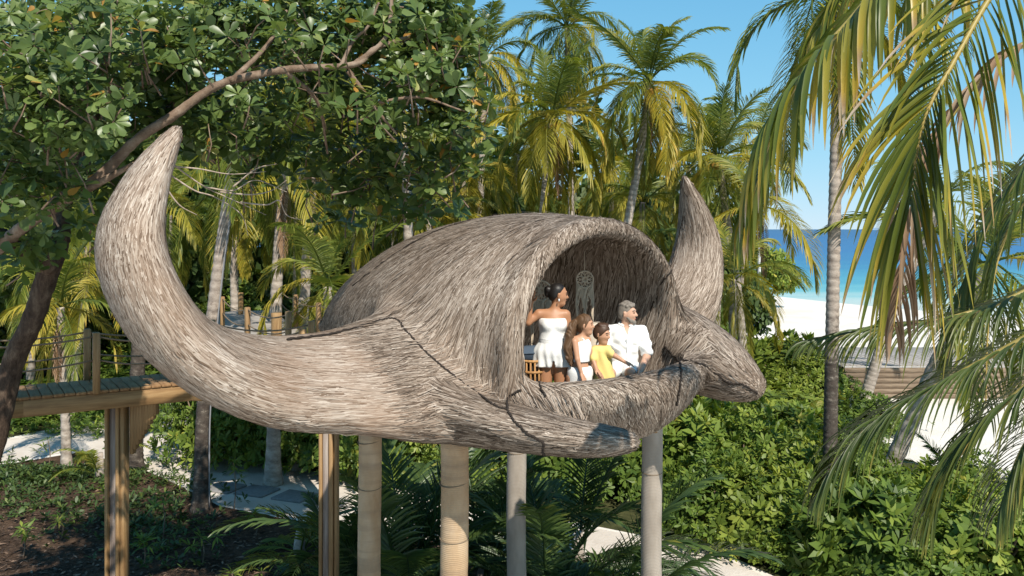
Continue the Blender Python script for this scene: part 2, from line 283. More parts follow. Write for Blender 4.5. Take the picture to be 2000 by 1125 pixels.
# ------------------------------------------------------------------ distance-field modelling
class Field:
    def __init__(s, lo, hi, h):
        s.lo = np.array(lo, float); s.h = h; s.n = np.ceil((np.array(hi) - s.lo) / h).astype(int) + 1; s.d = np.full(s.n, 2.0, np.float32); s.lab = np.zeros(s.n, np.int8)
    def win(s, lo, hi):
        a = np.clip(np.floor((np.array(lo) - s.lo) / s.h).astype(int), 0, s.n); b = np.clip(np.ceil((np.array(hi) - s.lo) / s.h).astype(int) + 1, 0, s.n)
        ax = [s.lo[i] + s.h * np.arange(a[i], b[i]) for i in range(3)]
        return tuple(slice(a[i], b[i]) for i in range(3)), ax[0][:, None, None], ax[1][None, :, None], ax[2][None, None, :]
    def smin(s, sl, d, k, lab=0):
        o = s.d[sl]; h = np.clip(.5 + .5 * (o - d) / k, 0, 1); s.lab[sl] = np.where(d < o, lab, s.lab[sl]); s.d[sl] = o * (1 - h) + d * h - k * h * (1 - h)
    def cone(s, a, ra, b, rb, k=.03, lab=0):
        a = np.array(a, float); b = np.array(b, float); m = max(ra, rb) + 3 * k + 2 * s.h; sl, x, y, z = s.win(np.minimum(a, b) - m, np.maximum(a, b) + m); e = b - a; L = e @ e + 1e-9
        t = np.clip(((x - a[0]) * e[0] + (y - a[1]) * e[1] + (z - a[2]) * e[2]) / L, 0, 1)
        d = np.sqrt((x - a[0] - t * e[0]) ** 2 + (y - a[1] - t * e[1]) ** 2 + (z - a[2] - t * e[2]) ** 2) - (ra + (rb - ra) * t); s.smin(sl, d.astype(np.float32), k, lab)
    def ell(s, c, r, k=.03, rz=0.0, lab=0):
        c = np.array(c, float); m = max(r) + 3 * k + 2 * s.h; sl, x, y, z = s.win(c - m, c + m); x = x - c[0]; y = y - c[1]; z = z - c[2]; cs, sn = math.cos(rz), math.sin(rz); u = x * cs + y * sn; v = -x * sn + y * cs
        q = np.sqrt((u / r[0]) ** 2 + (v / r[1]) ** 2 + (z / r[2]) ** 2); s.smin(sl, ((q - 1) * min(r)).astype(np.float32), k, lab)
    def tubeprim(s, P, A, a, B, b, cap=None):     # elliptical sections along a polyline -> (slices, distance)
        n = len(P); rm = max(a.max(), b.max()) + .4; sl, x, y, z = s.win(P.min(0) - rm, P.max(0) + rm); D = np.full(s.d[sl].shape, 2.0, np.float32)
        for i in range(n - 1):
            p, q = P[i], P[i + 1]; m = max(a[i], b[i], a[i + 1], b[i + 1]) + .4; s2, x2, y2, z2 = s.win(np.minimum(p, q) - m, np.maximum(p, q) + m); rel = tuple(slice(s2[j].start - sl[j].start, s2[j].stop - sl[j].start) for j in range(3))
            e = q - p; L = e @ e; dx, dy, dz = x2 - p[0], y2 - p[1], z2 - p[2]; t0 = (dx * e[0] + dy * e[1] + dz * e[2]) / L; t = np.clip(t0, 0, 1); rx, ry, rz = dx - t * e[0], dy - t * e[1], dz - t * e[2]
            Av = A[i]; Bv = B[i]; aa = a[i] + (a[i + 1] - a[i]) * t; bb = b[i] + (b[i + 1] - b[i]) * t; Tn = e / math.sqrt(L); u = rx * Av[0] + ry * Av[1] + rz * Av[2]; v = rx * Bv[0] + ry * Bv[1] + rz * Bv[2]; ww = rx * Tn[0] + ry * Tn[1] + rz * Tn[2]
            c = np.minimum(aa, bb) if cap is None else cap; D[rel] = np.minimum(D[rel], (np.sqrt((u / aa) ** 2 + (v / bb) ** 2 + (ww / c) ** 2) - 1) * np.minimum(aa, bb))
        return sl, D
    def mesh(s):
        d = s.d; n = s.n; c = d < 0; cnt = np.zeros(n - 1, np.float32); acc = np.zeros((*(n - 1), 3), np.float32)
        for ax in range(3):
            o = [q for q in range(3) if q != ax]
            lo = [slice(None)] * 3; hi = [slice(None)] * 3; lo[ax] = slice(None, -1); hi[ax] = slice(1, None); d0, d1 = d[tuple(lo)], d[tuple(hi)]; cr = c[tuple(lo)] != c[tuple(hi)]; t = np.where(cr, d0 / np.where(cr, d0 - d1, 1), 0).astype(np.float32)
            for i in (0, 1):
                for j in (0, 1):
                    w_ = [slice(None)] * 3; w_[o[0]] = slice(i, n[o[0]] - 1 + i); w_[o[1]] = slice(j, n[o[1]] - 1 + j); m = cr[tuple(w_)]; cnt += m; acc[..., ax] += np.where(m, t[tuple(w_)], 0); acc[..., o[0]] += m * i; acc[..., o[1]] += m * j
        act = cnt > 0; ids = np.full(act.shape, -1, np.int64); ids[act] = np.arange(act.sum()); ijk = np.argwhere(act); V = s.lo + s.h * (ijk + acc[act] / cnt[act][:, None]); lab = s.lab[:-1, :-1, :-1][act]; F = []
        for ax in range(3):
            o = [(ax + 1) % 3, (ax + 2) % 3]; lo = [slice(None)] * 3; hi = [slice(None)] * 3; lo[ax] = slice(None, -1); hi[ax] = slice(1, None); a, b = c[tuple(lo)], c[tuple(hi)]; e = np.argwhere(a != b); fl = a[tuple(e.T)]
            ok = (e[:, o[0]] > 0) & (e[:, o[1]] > 0) & (e[:, o[0]] < n[o[0]] - 1) & (e[:, o[1]] < n[o[1]] - 1); e = e[ok]; fl = fl[ok]; q = []
            for du, dv in ((0, 0), (1, 0), (1, 1), (0, 1)):
                f = e.copy(); f[:, o[0]] -= du; f[:, o[1]] -= dv; q.append(ids[tuple(f.T)])
            q = np.stack(q, 1); q[~fl] = q[~fl][:, ::-1]; F.append(q)
        return V, np.vstack(F), lab
def fmesh(name, f, mat, par=None):
    V, F, _ = f.mesh(); return add(name, npmesh(name, V, F, None, True, [mat]), par)

# ------------------------------------------------------------------ leaves and fronds
def unit(a): return a / (np.linalg.norm(a, axis=-1, keepdims=True) + 1e-9)
OBOV = (np.array([0, .3, .62, .86, 1.0]), np.array([.03, .2, .44, .46, .13]))
OBLO = (np.array([0, .62, 1.0]), np.array([.05, .5, .2]))
LANC = (np.array([0, .4, 1.0]), np.array([.06, .5, .03]))
def leaves(P, D, N, L, Wd, tpl=OBOV, bend=.18, fold=.25, center=True):
    n = len(P); D = unit(D); S = unit(np.cross(D, N)); N = unit(np.cross(S, D)); ts, hw = tpl; k = len(ts); cols = (-1, 0, 1) if center else (-1, 1); m = len(cols); V = np.zeros((n, k, m, 3))
    for i in range(k):
        for j, c in enumerate(cols): V[:, i, j] = P + D * (ts[i] * L)[:, None] + S * (c * hw[i] * Wd)[:, None] + N * (-bend * ts[i] ** 2 * L + abs(c) * fold * hw[i] * Wd)[:, None]
    q = np.array([(i * m + j, i * m + j + 1, (i + 1) * m + j + 1, (i + 1) * m + j) for i in range(k - 1) for j in range(m - 1)]); F = (q[None] + (np.arange(n) * k * m)[:, None, None]).reshape(-1, 4)
    return V.reshape(-1, 3), F, k * m
def rosettes(C, A, size, nl=8, tilt=(15, 70), seed=0, wr=.55):   # whorls of leaves round each twig end C, twig direction A
    r = np.random.default_rng(seed); n = len(C); C = np.repeat(C, nl, 0); A = unit(np.repeat(A, nl, 0)); T = unit(np.cross(A, np.array([.31, .47, .83]))); B = np.cross(A, T); az = np.tile(np.arange(nl) / nl * 2 * np.pi, n) + np.repeat(r.uniform(0, 6.28, n), nl) + r.normal(0, .25, n * nl); el = np.radians(r.uniform(tilt[0], tilt[1], n * nl))
    D = (np.cos(az)[:, None] * T + np.sin(az)[:, None] * B) * np.cos(el)[:, None] + A * np.sin(el)[:, None]; L = np.repeat(np.broadcast_to(size, (n,)), nl) * r.uniform(.65, 1.15, n * nl); return C + D * (L * .12)[:, None], D, A + r.normal(0, .15, A.shape), L, L * wr * r.uniform(.85, 1.1, n * nl)
def leaflet_strip(p, d, side_n, L, wd, grav, seg=4, twist=0.0):
    pts = [np.array(p, float)]; d = np.array(d, float); d /= np.linalg.norm(d)
    for i in range(seg):
        d = d + np.array([0, 0, -1]) * grav / seg * (.4 + 1.2 * i / seg); d /= np.linalg.norm(d); pts.append(pts[-1] + d * L / seg)
    return np.array(pts)
def strip_mesh(pts, wd, nrm, prof=None, fold=.25):
    n = len(pts); T = unit(np.gradient(pts, axis=0)); S = unit(np.cross(T, nrm)); N = np.cross(S, T); t = np.linspace(0, 1, n); pr = np.interp(t, [0, .1, .45, .8, 1], [.45, .9, 1, .6, .04]) if prof is None else prof
    V = np.zeros((n, 3, 3)); V[:, 1] = pts; V[:, 0] = pts - S * (wd * pr / 2)[:, None] + N * (fold * wd * pr)[:, None]; V[:, 2] = pts + S * (wd * pr / 2)[:, None] + N * (fold * wd * pr)[:, None]; F = []
    for i in range(n - 1):
        for j in (0, 1): F.append((i * 3 + j, i * 3 + j + 1, (i + 1) * 3 + j + 1, (i + 1) * 3 + j))
    return V.reshape(-1, 3), F
def frond_leaflets(Rc, n_pairs, maxlen, wd, grav, ang=(62, 28), seg=3, start=.14, seed=0, up=None, tipshade=0.0, lenp=None):
    """leaflet strips along rachis Rc (m,3): yields (V, F, shade)"""
    r = random.Random(seed); m = len(Rc); T = unit(np.gradient(Rc, axis=0)); out = []
    for i in range(n_pairs):
        t = start + (1 - start) * (i + .5) / n_pairs; f = t * (m - 1); k = int(min(f, m - 2)); u = f - k; p = Rc[k] * (1 - u) + Rc[k + 1] * u; tg = unit(T[k] * (1 - u) + T[k + 1] * u)
        upv = np.array([0, 0, 1.]) if up is None else up; side = np.cross(tg, upv)
        if np.linalg.norm(side) < .2: side = np.cross(tg, np.array([.6, .8, 0]))
        side = unit(side); nrm = unit(np.cross(side, tg)); ln = maxlen * (np.interp(t, [0, .14, .4, .75, 1], [.5, .7, 1, .8, .38]) if lenp is None else np.interp(t, *lenp)); an = R(ang[0] + (ang[1] - ang[0]) * t)
        for sg in (-1, 1):
            a2 = an + r.gauss(0, .07); d = side * sg * math.sin(a2) + tg * math.cos(a2) + nrm * (.25 + r.gauss(0, .08)); l2 = ln * r.uniform(.85, 1.08); pts = leaflet_strip(p, d, nrm, l2, wd, grav * r.uniform(.75, 1.3), seg); V, F = strip_mesh(pts, wd * r.uniform(.85, 1.15), unit(nrm + side * sg * .9))
            s = min(1, max(0, r.gauss(.4, .13))); sh = np.repeat(np.clip(s + tipshade * np.linspace(0, 1, len(pts)) ** 2 * r.uniform(.3, 1.3), 0, 1), 3); out.append((V, F, sh))
    return out
def frond_mesh(name, elev, L, mat, seed, n_pairs=46, wd=.06, droop=1.0, grav=1.1, maxlen=.85, tip=.25):
    """one palm leaf springing from the origin towards +X at elevation elev degrees"""
    r = random.Random(seed); n = 12; p = np.zeros(3); a = R(elev); P = [p.copy()]; yb = r.uniform(-.1, .1)
    for i in range(n):
        a -= R(droop * (5 + 9 * i / n)) * max(.25, math.cos(a * .8) + .15); a = max(a, R(-88)); p = p + np.array([math.cos(a), yb * i / n, math.sin(a)]) * L / n; P.append(p.copy())
    P = np.array(P); b = MB(); b.tube(P, np.linspace(.035, .006, n + 1) * L / 3.6, 5, .3)
    for V, F, s in frond_leaflets(P, n_pairs, maxlen * L / 3.6, wd, grav, seed=seed, tipshade=tip): b.put(V, F, s)
    return b.mesh(name, mat, True)

# ================================================================== SETTING
def sheet(name, pts, z, mat, kind='structure', **kw):
    V = [(p[0], p[1], z) for p in pts]; me = npmesh(name, V, [tuple(range(len(V)))], None, False, [mat]); o = add(name, me); o['kind'] = kind; return o
def gp(px, py, z=0.0):                      # photo pixel on the ground
    d = (HC - z) * FPX / (py - HZ); return ((px - 1000) / FPX * d, d)
# land: a dry sheet with a beach slope that runs under the water
SH = np.array([(70, -60), (68, 0), (60, 30), (47, 55), (36, 70), (31.5, 77), (27, 87), (22, 100), (0, 125), (-60, 150), (-200, 170), (-400, 150), (-400, -60)], float)
shs = catmull(SH, 120); cen = np.array([-60.0, 30.0])
def ring(k): return cen + (shs - cen) * 1.0 + unit(shs - cen) * k
V = []; rings = [(-14, .0), (-6, -.02), (0, -.25), (4, -.55), (25, -2.5)]
for k, z in rings:
    q = ring(k); V += [(x, y, z) for x, y in q]
n = len(shs); F = [tuple(range(n))[::-1]]
for i in range(len(rings) - 1):
    for j in range(n): F.append((i * n + j, (i + 1) * n + j, (i + 1) * n + (j + 1) % n, i * n + (j + 1) % n)[::-1])
tag(add('ground', npmesh('ground', V, F, None, True, ['white_sand'])), kind='structure')
sheet('sea', [(-9000, -200), (9000, -200), (9000, 12000), (-9000, 12000)], -.27, 'sea_water')
# far low island on the horizon
b = MB(); xs = np.linspace(-1, 1, 41); P = []
top = np.interp(xs, [-1, -.85, -.3, .2, .7, 1], [0, .7, .9, .75, .95, 0]) + rng.normal(0, .12, 41) * (abs(xs) < .9)
V = [(x * 120, -20, -1) for x in xs] + [(x * 120, 0, max(.3, t) * 15) for x, t in zip(xs, top)] + [(x * 120, 20, -1) for x in xs]
F = [(i, i + 1, 42 + i, 41 + i) for i in range(40)] + [(41 + i, 42 + i, 83 + i, 82 + i) for i in range(40)]
isl = add('far_island', npmesh('far_island', V, F, None, True, ['far_island']), loc=(2330, 5600, 0)); isl['kind'] = 'structure'
# sandy path, planting beds
sheet('path', [gp(-300, 935), gp(0, 905), gp(150, 880), gp(262, 905), gp(330, 935), gp(430, 985), gp(560, 1010), gp(700, 1030), gp(900, 1060), gp(1150, 1095), gp(1330, 1220), gp(1700, 1220), gp(1380, 1075), gp(1150, 1030), gp(900, 985), gp(700, 945), gp(520, 905), gp(390, 865), gp(420, 800), gp(470, 750), gp(420, 730), gp(360, 785), gp(200, 822), gp(0, 862), gp(-300, 880)], .012, 'path_sand')
sheet('planting_bed', [gp(-500, 945), gp(-300, 940), gp(0, 910), gp(150, 885), gp(262, 910), gp(330, 940), gp(430, 990), gp(560, 1015), gp(700, 1035), gp(900, 1065), gp(1140, 1100), gp(1300, 1300), gp(1200, 2600), gp(-500, 2600)], .016, 'mulch')
sheet('shrub_bed', [gp(390, 862), gp(520, 900), gp(700, 940), gp(900, 980), gp(1150, 1025), gp(1400, 1075), gp(1700, 1210), gp(2300, 1210), gp(2200, 960), gp(1900, 940), gp(1750, 890), gp(1660, 800), gp(1600, 700), gp(1420, 655), gp(1300, 660), gp(1000, 640), gp(600, 640), gp(430, 800)], .008, 'soil_green')
sheet('far_bed', [gp(-400, 860), gp(0, 858), gp(200, 818), gp(355, 780), gp(415, 725), gp(300, 640), gp(-400, 640)], .007, 'soil_green')
for i, (px, py) in enumerate([(437, 955), (502, 962), (575, 972), (640, 985)]):
    x, y = gp(px, py); b = MB(); b.box((0, 0, .02), (.85, .75, .06), .015); o = add('paver', b.mesh('paver', 'paver'), loc=(x, y, .012), rot=(0, 0, R(-22)))
    tag(o, ['dark grey stepping slab on the sand path, nearest the cabled palm', 'dark grey stepping slab, second from the cabled palm', 'dark grey stepping slab, third from the cabled palm', 'dark grey stepping slab closest to the striped timber post'][i], 'paver', 'stepping slabs on the path')

# ================================================================== MANTA TREEHOUSE
MO = np.array([1.03, 10.15]); FW = np.array([.78, -.626]); SW = np.array([-.626, -.78])
def ML(l, s, z): q = MO + l * FW + s * SW; return np.array([q[0], q[1], z])
F3 = np.array([FW[0], FW[1], 0]); S3 = np.array([SW[0], SW[1], 0]); UP = np.array([0, 0, 1.0]); FLOOR = 4.14
f = Field((-4.6, 6.0, 3.75), (4.2, 15.9, 7.65), .05)
# body: elliptical sections along the axis
bs = catmull([(.0, 5.36, 1.72, 1.24), (-1.0, 5.38, 1.80, 1.30), (-1.9, 5.38, 1.66, 1.2), (-2.75, 5.28, 1.33, .96), (-3.45, 5.15, .85, .66), (-3.95, 5.05, .35, .25)], 26)
BP = np.array([ML(q[0], 0, q[1]) for q in bs]); n = len(BP)
sl, D = f.tubeprim(BP, [S3] * n, bs[:, 2], [UP] * n, bs[:, 3], cap=.98)
_, gx, gy, gz = f.win(f.lo - 1, f.lo + f.n * f.h + 1)
def lcoord(sl):
    X = f.lo[0] + f.h * np.arange(sl[0].start, sl[0].stop)[:, None, None]; Y = f.lo[1] + f.h * np.arange(sl[1].start, sl[1].stop)[None, :, None]; Z = f.lo[2] + f.h * np.arange(sl[2].start, sl[2].stop)[None, None, :]
    return (X - MO[0]) * FW[0] + (Y - MO[1]) * FW[1], (X - MO[0]) * SW[0] + (Y - MO[1]) * SW[1], Z
def smax(a, b, k): h = np.clip(.5 - .5 * (b - a) / k, 0, 1); return b * (1 - h) + a * h + k * h * (1 - h)
lc, sc_, zc = lcoord(sl)
cut = np.minimum(lc - .02, zc - 4.93)            # in front of the arch and above the lip
D = smax(D, cut.astype(np.float32), .08)
f.smin(sl, D, .02, 1)
X_ = f.lo[0] + f.h * np.arange(f.n[0])[:, None, None]; Y_ = f.lo[1] + f.h * np.arange(f.n[1])[None, :, None]; Z_ = f.lo[2] + f.h * np.arange(f.n[2])[None, None, :]
la, sa = (X_ - MO[0]) * FW[0] + (Y_ - MO[1]) * FW[1], (X_ - MO[0]) * SW[0] + (Y_ - MO[1]) * SW[1]
bowl_ = (np.sqrt((la / .96) ** 2 + (sa / 1.66) ** 2 + ((Z_ - 4.9) / .84) ** 2) - 1) * .85; bowl_ = smax(bowl_, Z_ - 4.9, .1); f.smin((slice(None),) * 3, bowl_.astype(np.float32), .08, 6)
def chain(pts, sign, lab, k, n=34):
    q = catmull(pts, n); P = np.array([ML(a[0], sign * a[1], a[2]) for a in q]); T = unit(np.gradient(P, axis=0)); A = []; B = []
    for t in T:
        bb = unit(np.cross(t, F3)); aa = unit(np.cross(bb, t)); A.append(aa); B.append(bb)
    if q.shape[1] > 5:                            # leading edge tilted down
        for i in range(n):
            th_ = R(q[i, 5]) * (1 if B[i][2] > 0 else -1) if abs(B[i][2]) > .05 else 0; a0, b0 = A[i], B[i]; A[i] = a0 * math.cos(th_) - b0 * math.sin(th_); B[i] = b0 * math.cos(th_) + a0 * math.sin(th_)
    s2, d2 = f.tubeprim(P, A, np.maximum(q[:, 3], .03), B, np.maximum(q[:, 4], .03)); f.smin(s2, d2, k, lab); return P, T
WING = [(-.95, .9, 5.05, 1.05, .42, 30), (-.92, 2.0, 4.99, .90, .32, 38), (-1.0, 2.94, 5.04, .64, .26, 38), (-1.1, 3.87, 5.18, .55, .27, 30), (-1.22, 4.58, 5.6, .49, .27, 14), (-1.3, 4.92, 6.28, .39, .23, 2), (-1.32, 4.79, 6.85, .24, .16, 0), (-1.33, 4.5, 7.33, .06, .06, 0)]
WN = chain(WING, 1, 2, .28); WF = chain(WING, -1, 3, .28)
FN = chain([(-1.0, 2.05, 4.68, .5, .24), (-.3, 1.94, 4.60, .46, .23), (.3, 1.8, 4.55, .40, .20), (.85, 1.58, 4.51, .29, .16), (1.2, 1.38, 4.50, .13, .10)], 1, 4, .045)
FF = chain([(-.9, -2.15, 5.05, .55, .58), (-.2, -2.0, 4.95, .52, .55), (.35, -1.82, 4.84, .45, .45), (.8, -1.6, 4.73, .34, .33), (1.16, -1.42, 4.63, .2, .17)], 1, 5, .14)
# rolled lip and arch rim
th = np.linspace(-.5, .5, 25) * np.pi; LP = np.array([ML(.80 * math.cos(a) - .02, 1.6 * math.sin(a), 4.79) for a in th])
ones = np.ones(25); T = unit(np.gradient(LP, axis=0)); HN = unit(np.cross(T, UP)); s2, d2 = f.tubeprim(LP, list(HN), ones * .14, [UP] * 25, ones * .16); f.smin(s2, d2, .1, 6)
ta = np.linspace(0, 1, 32) * np.pi; AP = np.array([ML(.0, 1.64, z) for z in (4.75, 4.9, 5.05, 5.2)] + [ML(.0, 1.64 * math.cos(a), 5.36 + 1.14 * math.sin(a)) for a in ta] + [ML(.0, -1.64, z) for z in (5.2, 5.05, 4.9, 4.75)]); T = unit(np.gradient(AP, axis=0)); s2, d2 = f.tubeprim(AP, [F3] * 40, np.ones(40) * .11, list(unit(np.cross(T, F3))), np.ones(40) * .095); f.smin(s2, d2, .1, 1)
# hollow inside
ib = bs.copy(); ib[:, 2] -= .17; ib[:, 3] -= .19; keep = ib[:, 0] > -3.2; ib = ib[keep]; IP = np.array([ML(q[0], 0, q[1]) for q in ib]); IP = np.vstack([IP[0] + F3 * .8, IP]); aa = np.r_[ib[0, 2], ib[:, 2]]; bb = np.r_[ib[0, 3], ib[:, 3]]
aa[0] *= .93; bb[0] *= .9
s2, d2 = f.tubeprim(IP, [S3] * len(IP), aa, [UP] * len(IP), bb, cap=.5); l2, s_2, z2 = lcoord(s2)
s3, d3 = f.tubeprim(IP, [S3] * len(IP), aa, [UP] * len(IP), bb * 0 + 2.6, cap=.5); rel = tuple(slice(s2[j].start - s3[j].start, s2[j].stop - s3[j].start) for j in range(3)); d2 = np.minimum(d2, smax(d3[rel], (z2 - 5.4 + np.maximum(0, -2.2 - l2)).astype(np.float32), .03))
shr = 1 - .38 * np.clip((4.9 - z2) / .75, 0, 1) ** 1.5; lipin = np.sqrt((np.maximum(l2, 0) / (.66 * shr)) ** 2 + (s_2 / 1.47) ** 2) - 1
d2 = smax(d2, np.where(l2 > 0, np.where(z2 < 5.0, lipin * .66, -1), -1).astype(np.float32), .05)
d2 = np.maximum(d2, FLOOR - z2); f.d[s2] = smax(f.d[s2], -d2, .06)
V, Fq, lab = f.mesh()
V = V.astype(float)
for _ in range(2):                                # one light smoothing pass
    nb = np.zeros_like(V); ct = np.zeros(len(V))
    for a, b_ in ((0, 1), (1, 2), (2, 3), (3, 0)):
        np.add.at(nb, Fq[:, a], V[Fq[:, b_]]); np.add.at(ct, Fq[:, a], 1)
    V = V * .5 + .5 * nb / ct[:, None]
bvh = BVHTree.FromPolygons([tuple(v) for v in V], [tuple(q) for q in Fq])
fc = V[Fq].mean(1); fn = unit(np.cross(V[Fq[:, 2]] - V[Fq[:, 0]], V[Fq[:, 3]] - V[Fq[:, 1]])); fa = .5 * np.linalg.norm(np.cross(V[Fq[:, 2]] - V[Fq[:, 0]], V[Fq[:, 3]] - V[Fq[:, 1]]), axis=1)
fl = (fc[:, :2] - MO) @ FW; fs = (fc[:, :2] - MO) @ SW; flab = lab[Fq[:, 0]].copy()
outward = unit(fc - np.c_[MO + np.outer(np.clip(fl, -4.5, 0), FW), np.full(len(fc), 5.2)])
inside = ((fn * outward).sum(1) < -.15) & (np.abs(fs) < 1.75) & (fl > -4) & (fl < .65) & (fc[:, 2] > 4.05) & (fc[:, 2] < 6.6)
flab[inside & (flab != 6)] = 7
manta = empty('manta_treehouse', (MO[0], MO[1], 0), 'giant thatched manta ray treehouse pod with a family in its open mouth', 'treehouse')
def wingflow(ch):
    P, T = ch
    def fn_(c):
        i = np.argmin(((c[:, None, :] - P[None, :, :]) ** 2).sum(2), 1); return T[i]
    return fn_
def domeflow(c):
    l = (c[:, :2] - MO) @ FW; back = np.clip((-l) * .35, 0.12, .9); return -F3[None] * back[:, None] - UP[None] * 1.0
def lipflow(c): return np.broadcast_to(-S3 * .55 - UP * .8, c.shape)
def innerflow(c): return np.broadcast_to(-UP * 1.0 - F3 * .35, c.shape)
def strands(sel, flow, per_m2, ln, wd, lift, spread, seed):
    r = np.random.default_rng(seed); idx = np.where(sel)[0]; A = fa[idx]; n = int(A.sum() * per_m2); ii = idx[r.choice(len(idx), n, p=A / A.sum())]; uv = r.random((n, 2)); q = Fq[ii]
    p = (V[q[:, 0]] * (1 - uv[:, :1]) + V[q[:, 1]] * uv[:, :1]) * (1 - uv[:, 1:]) + (V[q[:, 3]] * (1 - uv[:, :1]) + V[q[:, 2]] * uv[:, :1]) * uv[:, 1:]; N = fn[ii]
    c1 = np.sin(p @ np.array([3.1, 1.7, 2.3]) + 2 * np.sin(p @ np.array([1.3, -2.1, 1.9]))); c2 = np.sin(p @ np.array([9.1, -7.7, 6.3]) + 2 * np.sin(p @ np.array([5.3, 8.1, -7.9])))
    D = unit(flow(p)); S = np.cross(D, N); D = unit(D + S * (r.normal(0, spread, n) + .22 * spread * 2 * c1 + .2 * spread * 2 * c2)[:, None]); D = unit(D - N * (D * N).sum(1)[:, None]); S = unit(np.cross(D, N)); L = ln * r.uniform(.5, 1.5, n); wv = wd * r.uniform(.6, 1.4, n); lf = lift * r.uniform(.1, 1.0, n) ** 1.5 * np.where(r.random(n) < .012, 3.0, 1.0)
    p0 = p - D * (L * .45)[:, None] + N * .004; p1 = p + N * (.008 + lf * .6)[:, None]; bow = r.normal(0, .025, n) * L; p1 = p1 + S * bow[:, None]; p2 = p + D * (L * .55)[:, None]
    for arr, k_ in ((p0, .004), (p2, None)):
        for i in range(n):
            h = bvh.find_nearest(arr[i])
            arr[i] = np.array(h[0]) + np.array(h[1]) * (k_ if k_ else .004 + lf[i])
    VV = np.stack([p0 - S * (wv * .35)[:, None], p0 + S * (wv * .35)[:, None], p1 - S * (wv * .5)[:, None], p1 + S * (wv * .5)[:, None], p2 - S * (wv * .12)[:, None], p2 + S * (wv * .12)[:, None]], 1)
    base = np.arange(n)[:, None] * 6; FF_ = np.concatenate([base + np.array([0, 1, 3, 2]), base + np.array([2, 3, 5, 4])], 0); sh = np.clip(r.normal(.5, .31, n) + .08 * c1, 0, 1); return VV.reshape(-1, 3), FF_, np.repeat(sh, 6)
PARTS = [(1, 'body_shell', 'thatch_base', domeflow, 3300, .42, .0105, .013, .12, 'thatch_strand', None), (2, 'wing', 'weave_base', wingflow(WN), 3200, .40, .009, .004, .05, 'thatch_fine', 'huge upturned wing sweeping toward the viewer'),
         (3, 'wing', 'thatch_base', wingflow(WF), 2200, .42, .012, .010, .10, 'thatch_strand', 'far wing rising behind the head'), (4, 'head_fin', 'thatch_base', wingflow(FN), 3300, .40, .0100, .012, .13, 'thatch_strand', 'near head fin jutting below the lip'),
         (5, 'head_fin', 'thatch_base', wingflow(FF), 2600, .42, .011, .011, .13, 'thatch_strand', 'far head fin like a snout'), (6, 'mouth_lip', 'thatch_base', lipflow, 3000, .36, .0105, .014, .13, 'thatch_strand', 'rolled thatch lip people lean on'), (7, 'inner_lining', 'thatch_base', innerflow, 1100, .36, .016, .014, .12, 'thatch_strand', 'shaded straw lining of the pod')]
for li, nm, bm_, flow, dens, ln, wd, lift, spr, smat, lb in PARTS:
    sel = flab == li
    if li == 6:
        sel6 = sel | ((flab == 1) & (fl > .03) & (fc[:, 2] < 4.95)); flab[sel6] = 6; sel = sel6
    if li == 1:
        bowl = (flab == 1) & (fl > .03) & (fc[:, 2] < 4.95); sel = sel & ~bowl; flab[bowl] = 6
    q = Fq[sel]; u, inv = np.unique(q, return_inverse=True); o = add(nm, npmesh(nm, V[u], inv.reshape(q.shape), None, True, [bm_]), manta)
    if lb: o['label'] = lb
    sv, sf, ss = strands(sel & ~((li == 7) & (fc[:, 2] < FLOOR + .03)), flow, dens, ln, wd, lift, spr, li); t = add('thatch', npmesh('thatch', sv, sf, ss, False, [smat]), o); t['kind'] = 'stuff'
    if li == 2:                                   # coarser straw where the near wing joins the body
        root = sel & (fs < 3.3); sv, sf, ss = strands(root & (fs < 2.6), flow, 2200, .38, .0105, .014, .15, 31); t = add('thatch', npmesh('thatch', sv, sf, ss, False, ['thatch_strand']), o); t['kind'] = 'stuff'
def on_pod(px, py, off=.02):
    o = Vector((0, 0, HC)); d = Vector(W(px, py, 1.0)) - o; d.normalize(); h = bvh.ray_cast(o, d)
    return None if h[0] is None else np.array(h[0] + h[1] * off)
def seam(pts, r=.012, name='seam_rope'):
    q = catmull(np.array(pts, float), 14 * len(pts)); P = [on_pod(*a) for a in q]; P = [p for p in P if p is not None]; run = [P[0]]; runs = []
    for p in P[1:]:
        if np.linalg.norm(p - run[-1]) > .3: runs.append(run); run = []
        run.append(p)
    runs.append(run)
    for run in runs:
        if len(run) > 2:
            b = MB(); c = np.array(run); c += rng.normal(0, .004, c.shape); b.tube(c, r * (1 + .25 * np.sin(np.arange(len(c)) * 1.9)), 6); b.build(name, 'rope_dark', manta, True)
seam([(560, 667), (650, 655), (720, 635), (768, 625), (795, 652), (830, 690), (872, 726), (930, 770), (965, 795), (990, 803)])
seam([(1018, 762), (1000, 772), (990, 785), (992, 806), (1010, 830), (1040, 852), (1060, 862), (1062, 884)])
seam([(1045, 735), (1055, 755), (1065, 775)], .009)
seam([(1318, 790), (1326, 745), (1328, 706), (1312, 690), (1300, 676)])
seam([(1328, 706), (1365, 712), (1400, 730), (1425, 748), (1452, 752), (1478, 768)])
seam([(1290, 556), (1312, 520), (1328, 460), (1337, 420)], .010)
seam([(690, 560), (770, 500), (850, 455), (920, 432)], .008)
# bound wing tips
for P in (WN[0], WF[0]):
    for i in range(-5, -1):
        b = MB(); b.tube(np.array([P[i] + .095 * (1 - (i + 7) / 9) * (math.cos(a) * F3 + math.sin(a) * S3) for a in np.linspace(0, 6.28, 13)]), .009, 5); b.build('tip_binding', 'twine', manta, True)

